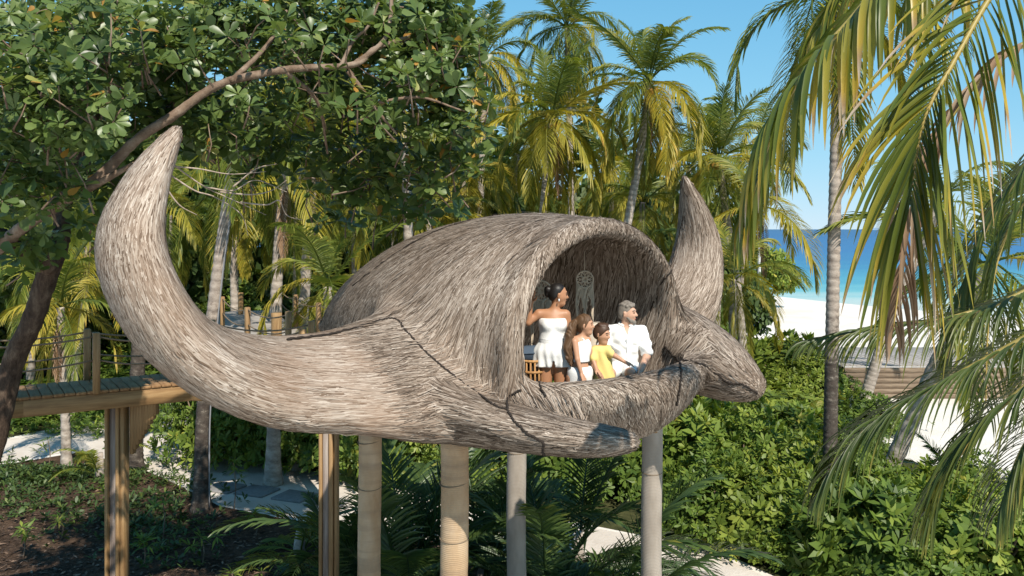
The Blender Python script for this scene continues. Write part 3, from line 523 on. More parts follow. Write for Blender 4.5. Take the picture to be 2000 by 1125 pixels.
# posts under the pod
def round_post(px, d, rad, top, mat, label):
    x, y, _ = G(px, d); P = np.array([(x + .008 * math.sin(z * 2.1), y, z) for z in np.linspace(-.2, top, 40)]); r = rad * (1 + .012 * np.sin(np.arange(40) * 2.7)); b = MB(); b.tube(P, r, 24)
    root = empty('support_post', (x, y, 0), label, 'post', 'posts carrying the treehouse'); b.build('shaft', mat, root, True)
    for k, z in enumerate((3.25, 3.8)):
        b = MB(); b.tube(np.array([(x + (rad * 1.02) * math.cos(a), y + rad * 1.02 * math.sin(a), z + .03 * k + .02 * math.sin(a + k)) for a in np.linspace(0, 6.28, 25)]), .006, 5); b.build('rope_band', 'twine', root, True)
round_post(722, 11.2, .145, 4.6, 'post_rope', 'round rope wrapped post just right of the striped timber post')
round_post(887, 9.35, .147, 4.6, 'post_rope', 'thickest rope wrapped round post, under the near wing')
round_post(1009, 13.0, .142, 4.6, 'post_grey', 'thin grey round post farthest back under the pod')
round_post(1273, 11.9, .138, 4.6, 'post_grey', 'pale grey round post under the lip at the head end')
def plank_post(px, d, top, label, widths, mats, rz=0):
    x, y, _ = G(px, d); root = empty('timber_post', (x, y, 0), label, 'post'); tot = sum(widths); x0 = x - tot / 2
    for wd, (m, dy) in zip(widths, mats):
        b = MB(); b.box((0, 0, 0), (wd - .006, .2, top + .2), .008); add('plank', b.mesh('plank', m), root, loc=(x0 + wd / 2, y + dy, top / 2 - .1)); x0 += wd
plank_post(643, 11.9, 4.75, 'tall striped timber post of laminated planks below the wing', (.05, .085, .06, .045), (('pine_wood', -.02), ('silver_wood', .0), ('pine_wood', -.035), ('pine_wood', .0)))
plank_post(229, 13.6, 3.98, 'tall timber post with a dark groove holding up the walkway', (.05, .12, .055, .07), (('pine_wood', -.02), ('silver_wood', .045), ('pine_wood', -.03), ('pine_wood', .0)))

# ------------------------------------------------------------------ walkway behind the pod
def walkway(path, width, label, posts, rope=True, name='walkway', deck='pine_deck'):
    path = np.array(path, float); root = empty(name, (*path[0][:2], 0), label, 'walkway'); seg = np.diff(path, axis=0); ln = np.linalg.norm(seg, axis=1); tot = ln.sum(); cum = np.r_[0, np.cumsum(ln)]
    def at(t):
        i = min(np.searchsorted(cum, t, 'right') - 1, len(seg) - 1); u = (t - cum[i]) / ln[i]; return path[i] + seg[i] * u, math.atan2(seg[i][1], seg[i][0])
    b = MB(); b.box((0, 0, 0), (.135, width, .045), .006); pm = b.mesh('plank', deck)
    t = .07
    while t < tot:
        p, a = at(t); add('plank', pm, root, loc=(p[0], p[1], FLOOR - .022 + random.uniform(-.003, .003)), rot=(0, 0, a + random.uniform(-.004, .004))); t += .146
    for i in range(len(seg)):
        a = math.atan2(seg[i][1], seg[i][0]); nrm = np.array([-math.sin(a), math.cos(a)])
        for sg in (-1, 1):
            c = (path[i] + path[i + 1])[:2] / 2 + nrm * sg * (width / 2 - .06); b = MB(); b.box((0, 0, 0), (ln[i] + .05, .09, .24), .01); add('side_beam', b.mesh('side_beam', 'pine_beam'), root, loc=(c[0], c[1], FLOOR - .17), rot=(0, 0, a))
    tops = {-1: [], 1: []}
    for t, sg, h in posts:
        p, a = at(t); nrm = np.array([-math.sin(a), math.cos(a)]); c = p[:2] + nrm * sg * (width / 2 - .02); b = MB(); b.box((0, 0, 0), (.1, .1, h), .012); add('rail_post', b.mesh('rail_post', 'pine_wood'), root, loc=(c[0], c[1], FLOOR + h / 2 - .05), rot=(0, 0, a)); tops[sg].append((c, h))
    for sg in (-1, 1):
        for (c0, h0), (c1, h1) in zip(tops[sg][:-1], tops[sg][1:]):
            for fz in (.88, .5):
                P = [(*(c0 + (c1 - c0) * u), FLOOR + fz * (h0 + (h1 - h0) * u) - .12 * 4 * u * (1 - u)) for u in np.linspace(0, 1, 10)]; b = MB(); b.tube(np.array(P), .014, 5); b.build('rail_rope', 'twine', root, True)
    return root
wk = [np.array([*W(-260, 0, 11.9)[:2], FLOOR]), np.array([*W(40, 0, 12.9)[:2], FLOOR]), np.array([*W(380, 0, 14.2)[:2], FLOOR]), np.array([*W(640, 0, 14.0)[:2], FLOOR])]
wroot = walkway(wk, 1.1, 'pine boardwalk with rope rails running behind the wing to the pod', [(.3, -1, 1.0), (.3, 1, 1.0), (2.75, -1, .9), (2.75, 1, .85), (4.25, -1, .9), (4.3, 1, .9), (6.0, 1, .9), (6.2, -1, .9)])
for i in range(9):                              # staggered timber bracket beside the walkway post
    b = MB(); h = .95 - .075 * i; b.box((0, 0, 0), (.055, .12, h), .006); q = W(256 + 5.6 * i, 0, 13.55); add('bracket_slat', b.mesh('bracket_slat', 'pine_wood'), wroot, loc=(q[0], 13.62, 4.0 - h / 2))
wk2 = [np.array([*W(660, 0, 17.0)[:2], FLOOR]), np.array([*W(520, 0, 19.5)[:2], FLOOR]), np.array([*W(470, 0, 25.5)[:2], FLOOR])]
br = walkway(wk2, 1.7, 'grey plank bridge with short posts leading into the palms', [(.4, -1, .85), (.4, 1, .85), (2.4, -1, .8), (2.3, 1, .8), (4.6, -1, .85), (4.6, 1, .85), (7.5, -1, .85), (7.5, 1, .85)], name='plank_bridge', deck='deck_grey')
for px, d in ((646, 17.3), (398, 22.6)):
    x, y, _ = G(px, d); b = MB(); b.box((0, 0, 0), (.16, .16, FLOOR), .01); add('leg', b.mesh('leg', 'silver_wood'), br, loc=(x, y, FLOOR / 2 - .15))
for px, d, lb in ((540, 18.6, 'thick round timber pile standing beside the plank bridge'), (640, 17.6, 'round timber pile beside the bridge end near the dome'), (470, 24.5, 'round timber pile at the far end of the plank bridge')):
    x, y, _ = G(px, d); b = MB(); b.tube(np.array([(x, y, z) for z in np.linspace(FLOOR - .5, FLOOR + .6, 12)]), .11 if px == 540 else .07, 14); tag(b.build('timber_pile', 'pine_wood', None, True), lb, 'pile', 'piles of the plank bridge')

# ------------------------------------------------------------------ inside the pod
def at_view(px, py, d): return W(px, py, d)
# dreamcatchers
def dreamcatcher(px, py, d, r, tail, label):
    c = W(px, py, d); root = empty('dreamcatcher', tuple(c), label, 'wall hanging', 'macrame wall hangings'); an = np.linspace(0, 2 * np.pi, 33)
    def circ(cx, cz, rr): return np.c_[c[0] + cx + rr * np.cos(an), np.full(33, c[1]), c[2] + cz + rr * np.sin(an)]
    b = MB(); b.tube(circ(0, 0, r), .012, 6); b.build('hoop', 'cotton', root, True)
    b = MB(); b.tube(circ(0, 0, r * .33), .008, 5)
    for k in range(8):
        a = k * math.pi / 4; b.tube(circ(r * .6 * math.cos(a), r * .6 * math.sin(a), r * .38), .0065, 4)
    for k in range(8):
        a = k * math.pi / 4; b.tube(np.array([c, c + np.array([r * math.cos(a), 0, r * math.sin(a)])]), .005, 4)
    b.build('web', 'cotton', root, True)['kind'] = 'stuff'
    nb = 17
    for k in range(nb):
        u = -1 + 2 * k / (nb - 1); x0 = u * r; z0 = -math.sqrt(max(0, 1 - u * u)) * r; L = tail * (.72 + .28 * math.cos(u * 6.0)) * (1 if abs(u) > .75 else .86); P = np.array([(c[0] + x0 * 1.02 + .006 * math.sin(9 * t + k), c[1] + .004 * math.cos(7 * t + k), c[2] + z0 * (1 - t) - L * t - r * .3 * t) for t in np.linspace(0, 1, 9)]); b = MB(); b.tube(P, .009, 5); b.build('tassel', 'cotton', root, True)
    b = MB(); b.tube(np.array([c + [0, 0, r], c + [0, .05, r + .25]]), .006, 5); b.build('hanging_cord', 'cotton', root, True)
dreamcatcher(1142, 546, 11.2, .105, .52, 'cream macrame dreamcatcher hanging behind the children')
dreamcatcher(1057, 568, 10.45, .115, .68, 'macrame dreamcatcher partly hidden behind the woman and the pod edge')
# rattan stool, cushions, bench
c = W(1040, 712, 9.75); root = empty('rattan_basket', (c[0], c[1], FLOOR), 'tall rattan basket of upright canes by the mouth corner', 'basket'); zt = 5.06
for k in range(18):
    a = k / 18 * 2 * math.pi; b = MB(); b.tube(np.array([(c[0] + .135 * math.cos(a), c[1] + .135 * math.sin(a), z) for z in np.linspace(FLOOR + .02, zt, 5)]), .011, 6); b.build('cane', 'rattan', root, True)
for z in (FLOOR + .02, FLOOR + .3, FLOOR + .6, zt - .12, zt):
    b = MB(); b.tube(np.array([(c[0] + .137 * math.cos(a), c[1] + .137 * math.sin(a), z) for a in np.linspace(0, 6.2832, 25)]), .016, 6); b.build('hoop', 'rattan', root, True)
b = MB(); b.tube(np.array([(c[0], c[1], z) for z in (FLOOR + .02, zt - .02)]), .11, 16); b.build('shade_core', 'dark_gap', root, True)  # dark core added inside, painted as the shade between the canes
def cushion(c, r, rz, mat, label, tilt=0.0):
    n = 12; u = np.linspace(-1, 1, n); X, Z = np.meshgrid(u, u); th_ = (1 - np.abs(X) ** 3.2) * (1 - np.abs(Z) ** 3.2); xs = X * (1 - .08 * (1 - np.abs(Z) ** 2)); zs = Z * (1 - .08 * (1 - np.abs(X) ** 2)); Vf = np.stack([xs * r[0], -th_ ** .5 * r[1], zs * r[2]], -1).reshape(-1, 3); Vb = Vf * [1, -1, 1] + [0, .002, 0]; q = [(i * n + j, i * n + j + 1, (i + 1) * n + j + 1, (i + 1) * n + j) for i in range(n - 1) for j in range(n - 1)]
    root = empty('cushion', tuple(c), label, 'cushion'); me = npmesh('cover', np.vstack([Vf, Vb]), q + [tuple(x + n * n for x in f_[::-1]) for f_ in q], None, True, [mat]); o = add_local('cover', me, root); root.rotation_euler = (tilt, 0, rz)
    P = [(x * r[0], 0, z * r[2]) for x, z in [(-1, -1), (-.5, -.97), (0, -.96), (.5, -.97), (1, -1), (.97, -.5), (.96, 0), (.97, .5), (1, 1), (.5, .97), (0, .96), (-.5, .97), (-1, 1), (-.97, .5), (-.96, 0), (-.97, -.5), (-1, -1)]]; b = MB(); b.tube(np.array(P), .007, 5); add_local('piping', b.mesh('piping', mat, True), root)
cushion((c[0] - .02, c[1] + .05, zt + .06), (.2, .09, .15), .3, 'blue_cloth', 'slate blue cushion lying on the rattan basket', R(80))
cushion(W(1153, 672, 10.3), (.11, .07, .26), -.3, 'cream_cloth', 'cream cushion standing upright between the girl and the boy')
bc = W(1208, 0, 10.42); root = empty('bench', (bc[0], bc[1], FLOOR), 'low wooden bench the man sits on', 'bench')
for k in range(4):
    b = MB(); b.box((0, 0, 0), (.95, .1, .04), .006); add('seat_board', b.mesh('seat_board', 'pine_beam'), root, loc=(bc[0], bc[1] - .17 + .11 * k, 4.76))
for sx in (-1, 1):
    for sy in (-1, 1):
        b = MB(); b.box((0, 0, 0), (.06, .06, .6), .006); add('leg', b.mesh('leg', 'pine_wood'), root, loc=(bc[0] + sx * .4, bc[1] + sy * .15, FLOOR + .3))

# ================================================================== PEOPLE (view-aligned local frame: x right, y away, z up)
def hand(f, wrist, d, palm_n, L=.17, r=.0085, curl=.5, thumb=1, k=.008):
    """palm and five fingers growing from the wrist along d"""
    w_ = np.array(wrist, float); d = unit(np.array(d, float)); pn = unit(np.array(palm_n, float)); sd_ = unit(np.cross(d, pn)); pn = np.cross(sd_, d); kn = w_ + d * L * .5
    for u in (-.026, -.009, .009, .026): f.cone(w_ + sd_ * u * .6, .014, kn + sd_ * u, .0125, .012)
    for u, ln in ((-.031, .72), (-.0105, .9), (.0105, .95), (.031, .85)):
        p = kn + sd_ * u; d1 = unit(d + pn * curl * .5 + sd_ * u * 4); p1 = p + d1 * L * .27 * ln; d2 = unit(d + pn * curl * 1.3 + sd_ * u * 4); p2 = p1 + d2 * L * .3 * ln; f.cone(p, r * 1.15, p1, r, k); f.cone(p1, r, p2, r * .8, k)
    t0 = w_ + d * L * .15 + sd_ * .025 * thumb; t1 = t0 + (d * .55 + sd_ * thumb * .75 + pn * .3) * L * .27; t2 = t1 + (d * .85 + sd_ * thumb * .3 + pn * .3) * L * .22; f.cone(t0, .013, t1, .011, k); f.cone(t1, .011, t2, .008, k)
def head(f, c, look, s=1.0, tilt=0.0):
    """skull, jaw, nose, ears; look = horizontal angle of the gaze (0 = towards +x, -90 = camera)"""
    a = R(look); fx = np.array([math.cos(a), math.sin(a), 0]); sx = np.array([-math.sin(a), math.cos(a), 0]); up = unit(np.array([0, 0, 1]) - fx * tilt); fx = unit(fx + np.array([0, 0, 1]) * tilt); c = np.array(c, float)
    def q(x, y, z): return c + (fx * x + sx * y + up * z) * s
    f.ell(q(-.008, 0, .02), (.094 * s, .076 * s, .1 * s), .02, a); f.cone(q(.02, 0, -.03), .064 * s, q(.035, 0, -.075), .046 * s, .03); f.cone(q(.058, 0, -.088), .026 * s, q(.05, 0, -.09), .026 * s, .025)
    f.cone(q(.085, 0, .018), .009 * s, q(.104, 0, -.016), .0135 * s, .010); f.cone(q(.07, -.022, -.02), .02 * s, q(.07, .022, -.02), .02 * s, .02); f.cone(q(.078, -.03, .036), .012 * s, q(.078, .03, .036), .012 * s, .015); f.cone(q(.081, -.016, -.052), .009 * s, q(.081, .016, -.052), .009 * s, .008)
    for e in (-1, 1): f.cone(q(-.01, .078 * e, .012), .017 * s, q(-.014, .079 * e, -.02), .012 * s, .008)
    return q
def small(name, c, r, mat, par):
    ph = np.linspace(0, np.pi, 7); t = np.linspace(0, 2 * np.pi, 9)[:-1]; Vs = [(c[0] + r[0] * math.sin(p) * math.cos(a), c[1] + r[1] * math.sin(p) * math.sin(a), c[2] + r[2] * math.cos(p)) for p in ph for a in t]; Fs = [(i * 8 + j, (i + 1) * 8 + j, (i + 1) * 8 + (j + 1) % 8, i * 8 + (j + 1) % 8) for i in range(6) for j in range(8)]
    return add(name, npmesh(name, Vs, Fs, None, True, [mat]), par)
def face_bits(q, s, par, brow, lipc='lip'):
    for e in (-1, 1):
        small('eye', q(.082, .031 * e, .012), (.009 * s, .011 * s, .0065 * s), 'eye_dark', par); b = MB(); b.tube(np.array([q(.088, .016 * e, .037), q(.087, .034 * e, .041), q(.074, .05 * e, .034)]), .0045 * s, 5); b.build('eyebrow', brow, par, True)
    b = MB(); b.tube(np.array([q(.084, -.02, -.05), q(.0925, 0, -.052), q(.084, .02, -.05)]), .0055 * s, 5); b.build('mouth', lipc, par, True)
HF = .0085
def fld(o, x=(-.45, .5), y=(-.4, .4), z=(-.02, 1.85), h=HF): return Field((o[0] + x[0], o[1] + y[0], o[2] + z[0]), (o[0] + x[1], o[1] + y[1], o[2] + z[1]), h)
class Ofs:                                  # local coordinates -> world
    def __init__(s, o): s.o = np.array(o, float)
    def __call__(s, x, y, z): return s.o + np.array([x, y, z])
def woman():
    o = np.array([*W(1080, 0, 9.72)[:2], FLOOR]); L = Ofs(o); root = empty('person', tuple(o), 'standing woman in white strapless top and white shorts with dark hair bun', 'person'); f = fld(o)
    for e in (-1, 1):
        f.cone(L(.085 * e, 0, .90), .088, L(.085 * e, .0, .5), .058); f.cone(L(.085 * e, 0, .5), .055, L(.09 * e, .02, .1), .036); f.cone(L(.09 * e, .03, .045), .036, L(.1 * e, -.13, .03), .026)
    f.ell(L(0, 0, .97), (.165, .125, .13), .05); f.cone(L(0, 0, 1.0), .13, L(0, 0, 1.16), .105, .06); f.ell(L(0, 0, 1.15), (.125, .09, .12), .05); f.ell(L(0, 0, 1.33), (.15, .1, .14), .05)
    for e in (-1, 1): f.ell(L(.06 * e + .01, -.075, 1.31), (.062, .055, .06), .03)
    f.cone(L(-.15, 0, 1.43), .052, L(.13, 0, 1.425), .052, .04); f.cone(L(.005, .005, 1.43), .05, L(.035, 0, 1.56), .044, .03)
    q = head(f, L(.06, 0, 1.635), 8, 1.0, -.12)
    f.cone(L(-.165, 0, 1.42), .047, L(-.27, -.03, 1.335), .036, .02); f.cone(L(-.27, -.03, 1.335), .035, L(-.245, -.06, 1.55), .025, .015); hand(f, L(-.245, -.06, 1.555), (.12, 0, 1), (-.4, -1, 0), curl=.5, thumb=1)
    f.cone(L(.145, 0, 1.42), .047, L(.185, -.01, 1.18), .037, .02); f.cone(L(.185, -.01, 1.18), .035, L(.255, -.05, .985), .024, .015); hand(f, L(.258, -.052, .975), (.3, -.1, -1), (-1, -.2, -.3), curl=.4, thumb=-1)
    fmesh('body', f, 'skin_tan', root); face_bits(q, 1, root, 'black_hair')
    g = fld(o, (-.3, .35), (-.3, .3), (.7, 1.5)); g.ell(L(0, 0, 1.15), (.15, .118, .13), .05); g.cone(L(0, 0, 1.08), .15, L(0, 0, 1.2), .128, .04); g.ell(L(0, -.004, 1.325), (.162, .115, .15), .05)
    for e in (-1, 1): g.ell(L(.06 * e + .01, -.075, 1.31), (.073, .067, .07), .03)
    z = g.lo[2] + g.h * np.arange(g.n[2]); zz = (z - o[2])[None, None, :]; x = (g.lo[0] + g.h * np.arange(g.n[0]) - o[0])[:, None, None]; g.d = np.maximum(g.d, np.maximum(zz - 1.385 - .1 * x * x, 1.1 - zz).astype(np.float32)); fmesh('strapless_top', g, 'white_linen', root)
    g = fld(o, (-.35, .35), (-.3, .3), (.6, 1.4))
    for e in (-1, 1): g.cone(L(.095 * e, 0, 1.0), .115, L(.115 * e, 0, .8), .125, .03)
    g.ell(L(0, 0, 1.0), (.19, .15, .14), .05); g.cone(L(0, 0, 1.05), .155, L(0, 0, 1.16), .136, .05); g.ell(L(0, 0, .9), (.16, .135, .09), .04)
    X = (g.lo[0] + g.h * np.arange(g.n[0]) - o[0])[:, None, None]; Y = (g.lo[1] + g.h * np.arange(g.n[1]) - o[1])[None, :, None]; zz = (g.lo[2] + g.h * np.arange(g.n[2]) - o[2])[None, None, :]; g.d = g.d + (.007 * np.sin(np.arctan2(Y, X) * 13 + zz * 6) * np.clip((1.15 - zz) * 4, 0, 1)).astype(np.float32); g.d = np.maximum(g.d, np.maximum(zz - 1.165, .855 - zz + .03 * np.abs(X)).astype(np.float32)); g.d = np.maximum(g.d, -(np.maximum(np.abs(X) - .008 - (.93 - zz) * .16, zz - .93) + 0 * g.d).astype(np.float32)); fmesh('shorts', g, 'white_linen', root)
    b = MB(); b.tube(np.array([L(.142 * math.cos(a), .13 * math.sin(a), 1.16) for a in np.linspace(0, 6.2832, 29)]), .012, 6); b.build('waistband', 'white_linen', root, True)
    g = fld(o, (-.25, .3), (-.2, .2), (1.4, 1.82), .0075); a = R(8); g.ell(q(-.02, 0, .035), (.098, .085, .098), .015, a); g.ell(q(-.045, 0, -.005), (.07, .08, .075), .02, a); g.ell(q(-.125, 0, .045), (.04, .042, .042), .012); g.ell(q(-.13, .01, .01), (.028, .03, .05), .015)
    fx = (g.lo[0] + g.h * np.arange(g.n[0]) - q(.05, 0, 0)[0])[:, None, None]; fz = (g.lo[2] + g.h * np.arange(g.n[2]) - q(.05, 0, .075)[2])[None, None, :]; g.d = np.maximum(g.d, (.8 * fx + .0 - .65 * fz).astype(np.float32) + 0 * g.d); fmesh('hair', g, 'black_hair', root)
    for e in (-1,): small('earring', q(-.005, .09 * e, -.05), (.009, .009, .016), 'boat_white', root)
def girl():
    o = np.array([*W(1128, 0, 9.62)[:2], FLOOR]); L = Ofs(o); root = empty('person', tuple(o), 'young girl in white crop top and shorts with long wavy ponytail', 'person'); f = fld(o, z=(-.02, 1.6))
    for e in (-1, 1): f.cone(L(.055 * e, 0, .74), .072, L(.06 * e, 0, .4), .046); f.cone(L(.06 * e, 0, .4), .044, L(.06 * e, .02, .08), .03); f.cone(L(.06 * e, .02, .035), .03, L(.065 * e, -.1, .025), .022)
    f.ell(L(.02, 0, .8), (.115, .09, .1), .04); f.cone(L(.02, 0, .8), .09, L(.03, 0, .98), .078, .05); f.ell(L(.035, 0, 1.08), (.105, .078, .12), .04); f.cone(L(-.05, -.02, 1.16), .038, L(.11, .02, 1.16), .038, .03); f.cone(L(.035, 0, 1.15), .036, L(.06, 0, 1.25), .034, .02)
    q = head(f, L(.085, 0, 1.315), -12, .88, -.04)
    f.cone(L(-.035, -.06, 1.145), .036, L(-.01, -.11, .96), .028, .02); f.cone(L(-.01, -.11, .96), .027, L(.035, -.14, .80), .019, .012); hand(f, L(.037, -.142, .795), (.25, -.4, -.6), (0, -.3, -1), L=.13, r=.0075, curl=.2, thumb=1)
    f.cone(L(.1, .04, 1.145), .036, L(.16, .04, .97), .028, .02); f.cone(L(.16, .04, .97), .027, L(.2, -.04, .85), .019, .012); hand(f, L(.202, -.045, .845), (.4, -.4, -.5), (0, -.3, -1), L=.13, r=.0075, curl=.2, thumb=-1)
    fmesh('body', f, 'skin_warm', root); face_bits(q, .88, root, 'dark_brown_hair')
    g = fld(o, (-.25, .3), (-.25, .25), (.85, 1.3)); g.ell(L(.035, 0, 1.08), (.117, .09, .132), .04); g.cone(L(.03, 0, 1.0), .098, L(.03, 0, .93), .1, .03)
    zz = (g.lo[2] + g.h * np.arange(g.n[2]) - o[2])[None, None, :]; X = (g.lo[0] + g.h * np.arange(g.n[0]) - o[0])[:, None, None]; g.d = np.maximum(g.d, np.maximum(zz - 1.14 - .25 * X, .925 - zz).astype(np.float32)); fmesh('crop_top', g, 'white_linen', root)
    b = MB(); b.tube(np.array([L(.09, -.07, 1.12), L(.06, -.055, 1.17), L(.01, .0, 1.2), L(-.02, .05, 1.16)]), .008, 5); b.build('halter_strap', 'white_linen', root, True)
    g = fld(o, (-.25, .3), (-.25, .25), (.4, 1.0))
    for e in (-1, 1): g.cone(L(.028 + .05 * e, 0, .8), .08, L(.028 + .06 * e, 0, .6), .088, .04)
    g.ell(L(.028, 0, .8), (.128, .105, .13), .05); zz = (g.lo[2] + g.h * np.arange(g.n[2]) - o[2])[None, None, :]; g.d = np.maximum(g.d, np.maximum(zz - .87, .6 - zz).astype(np.float32)); fmesh('shorts', g, 'white_linen', root)
    g = fld(o, (-.3, .3), (-.25, .25), (.75, 1.5), .0075); a = R(-12); g.ell(q(-.02, 0, .035), (.092, .078, .09), .015, a); g.ell(q(-.05, 0, -.01), (.062, .074, .075), .02, a)
    ref = q(.05, 0, .06); fx = (g.lo[0] + g.h * np.arange(g.n[0]) - ref[0])[:, None, None]; fz = (g.lo[2] + g.h * np.arange(g.n[2]) - ref[2])[None, None, :]; g.d = np.maximum(g.d, (.8 * fx - .6 * fz).astype(np.float32) + 0 * g.d)
    P = [q(-.1, -.01, .04), q(-.14, -.02, .0), L(-.09, -.03, 1.2), L(-.1, -.05, 1.08), L(-.085, -.06, .97), L(-.07, -.06, .89)]
    for i in range(5):
        for dy in (-.025, .0, .025): g.cone(P[i] + [dy * .6 + .008 * math.sin(i * 2 + dy * 90), dy, 0], (.03, .04, .045, .04, .03, .01)[i], P[i + 1] + [dy * .6 + .008 * math.sin(i * 2 + 2 + dy * 90), dy, 0], (.03, .04, .045, .04, .03, .01)[i + 1], .012)
    X = (g.lo[0] + g.h * np.arange(g.n[0]))[:, None, None]; Y = (g.lo[1] + g.h * np.arange(g.n[1]))[None, :, None]; Z = (g.lo[2] + g.h * np.arange(g.n[2]))[None, None, :]; g.d = (g.d + .006 * np.sin(150 * X + 110 * Y + 4 * np.sin(28 * Z))).astype(np.float32)
    fmesh('hair', g, 'brown_hair', root); b = MB(); b.tube(np.array([q(-.115 + .026 * math.cos(t), .03 * math.sin(t), .03) for t in np.linspace(0, 6.28, 13)]), .008, 5); b.build('hair_tie', 'cream_cloth', root, True)
def boy():
    o = np.array([*W(1172, 0, 9.72)[:2], 4.36]); L = Ofs(o); root = empty('person', tuple(o), 'little boy in yellow outfit reaching one arm to the right', 'person'); f = fld(o, (-.35, .5), (-.4, .35), (-.02, 1.2))
    for e in (-1, 1): f.cone(L(.05 * e, 0, .48), .062, L(.055 * e, 0, .25), .042); f.cone(L(.055 * e, 0, .25), .04, L(.055 * e, .01, .06), .028); f.cone(L(.055 * e, .01, .03), .028, L(.06 * e, -.09, .022), .02)
    f.ell(L(.03, 0, .56), (.105, .09, .1), .04); f.cone(L(.03, 0, .56), .088, L(.02, 0, .76), .082, .05); f.cone(L(-.05, -.01, .83), .037, L(.08, .0, .83), .037, .03); f.cone(L(.015, 0, .83), .034, L(.02, 0, .91), .032, .02); q = head(f, L(.02, -.01, .985), -32, .9, -.18)
    f.cone(L(.05, -.05, .815), .036, L(.155, -.10, .76), .028, .02); f.cone(L(.155, -.10, .76), .027, L(.255, -.12, .70), .019, .012); hand(f, L(.258, -.12, .698), (1, -.1, -.35), (0, 0, -1), L=.115, r=.007, curl=.35, thumb=-1)
    f.cone(L(-.065, -.03, .815), .036, L(-.075, -.09, .66), .028, .02); f.cone(L(-.075, -.09, .66), .026, L(-.03, -.15, .56), .019, .012); hand(f, L(-.028, -.152, .555), (.4, -.3, -.6), (0, -.3, -1), L=.115, r=.007, curl=.3, thumb=1)
    fmesh('body', f, 'skin_warm', root); face_bits(q, .9, root, 'dark_brown_hair')
    g = fld(o, (-.25, .3), (-.25, .25), (.3, 1.0))
    g.cone(L(.02, 0, .79), .09, L(.035, -.01, .52), .125, .05); g.cone(L(-.05, -.01, .82), .05, L(.08, 0, .82), .05, .03); g.cone(L(.05, -.045, .815), .05, L(.105, -.075, .785), .05, .02); g.cone(L(-.065, -.03, .81), .05, L(-.073, -.06, .73), .048, .02)
    for e in (-1, 1): g.cone(L(.03 + .055 * e, -.01, .5), .085, L(.035 + .065 * e, -.01, .36), .085, .03)
    X = (g.lo[0] + g.h * np.arange(g.n[0]) - o[0])[:, None, None]; Y = (g.lo[1] + g.h * np.arange(g.n[1]) - o[1])[None, :, None]; zz = (g.lo[2] + g.h * np.arange(g.n[2]) - o[2])[None, None, :]; g.d = g.d + (.005 * np.sin(X * 55 + zz * 22)).astype(np.float32) + 0 * g.d; g.d = np.maximum(g.d, np.maximum(zz - .865, .36 - zz + .0 * Y).astype(np.float32)); fmesh('outfit', g, 'yellow_cloth', root)
    g = fld(o, (-.25, .3), (-.25, .25), (.85, 1.15), .0075); a = R(-32); g.ell(q(-.012, 0, .042), (.096, .082, .088), .015, a); g.ell(q(-.04, 0, .0), (.068, .078, .07), .02, a); ref = q(.06, 0, .05); c_, s_ = math.cos(a), math.sin(a)
    fx = ((g.lo[0] + g.h * np.arange(g.n[0]) - ref[0])[:, None, None] * c_ + (g.lo[1] + g.h * np.arange(g.n[1]) - ref[1])[None, :, None] * s_); fz = (g.lo[2] + g.h * np.arange(g.n[2]) - ref[2])[None, None, :]; g.d = np.maximum(g.d, (.75 * fx - .66 * fz).astype(np.float32))
    for i in range(26): t = random.uniform(0, 6.28); g.ell(q(-.01 + .07 * math.cos(t) * random.random(), .06 * math.sin(t), .1 + .02 * random.random()), (.02, .02, .018), .01)
    fmesh('hair', g, 'dark_brown_hair', root)
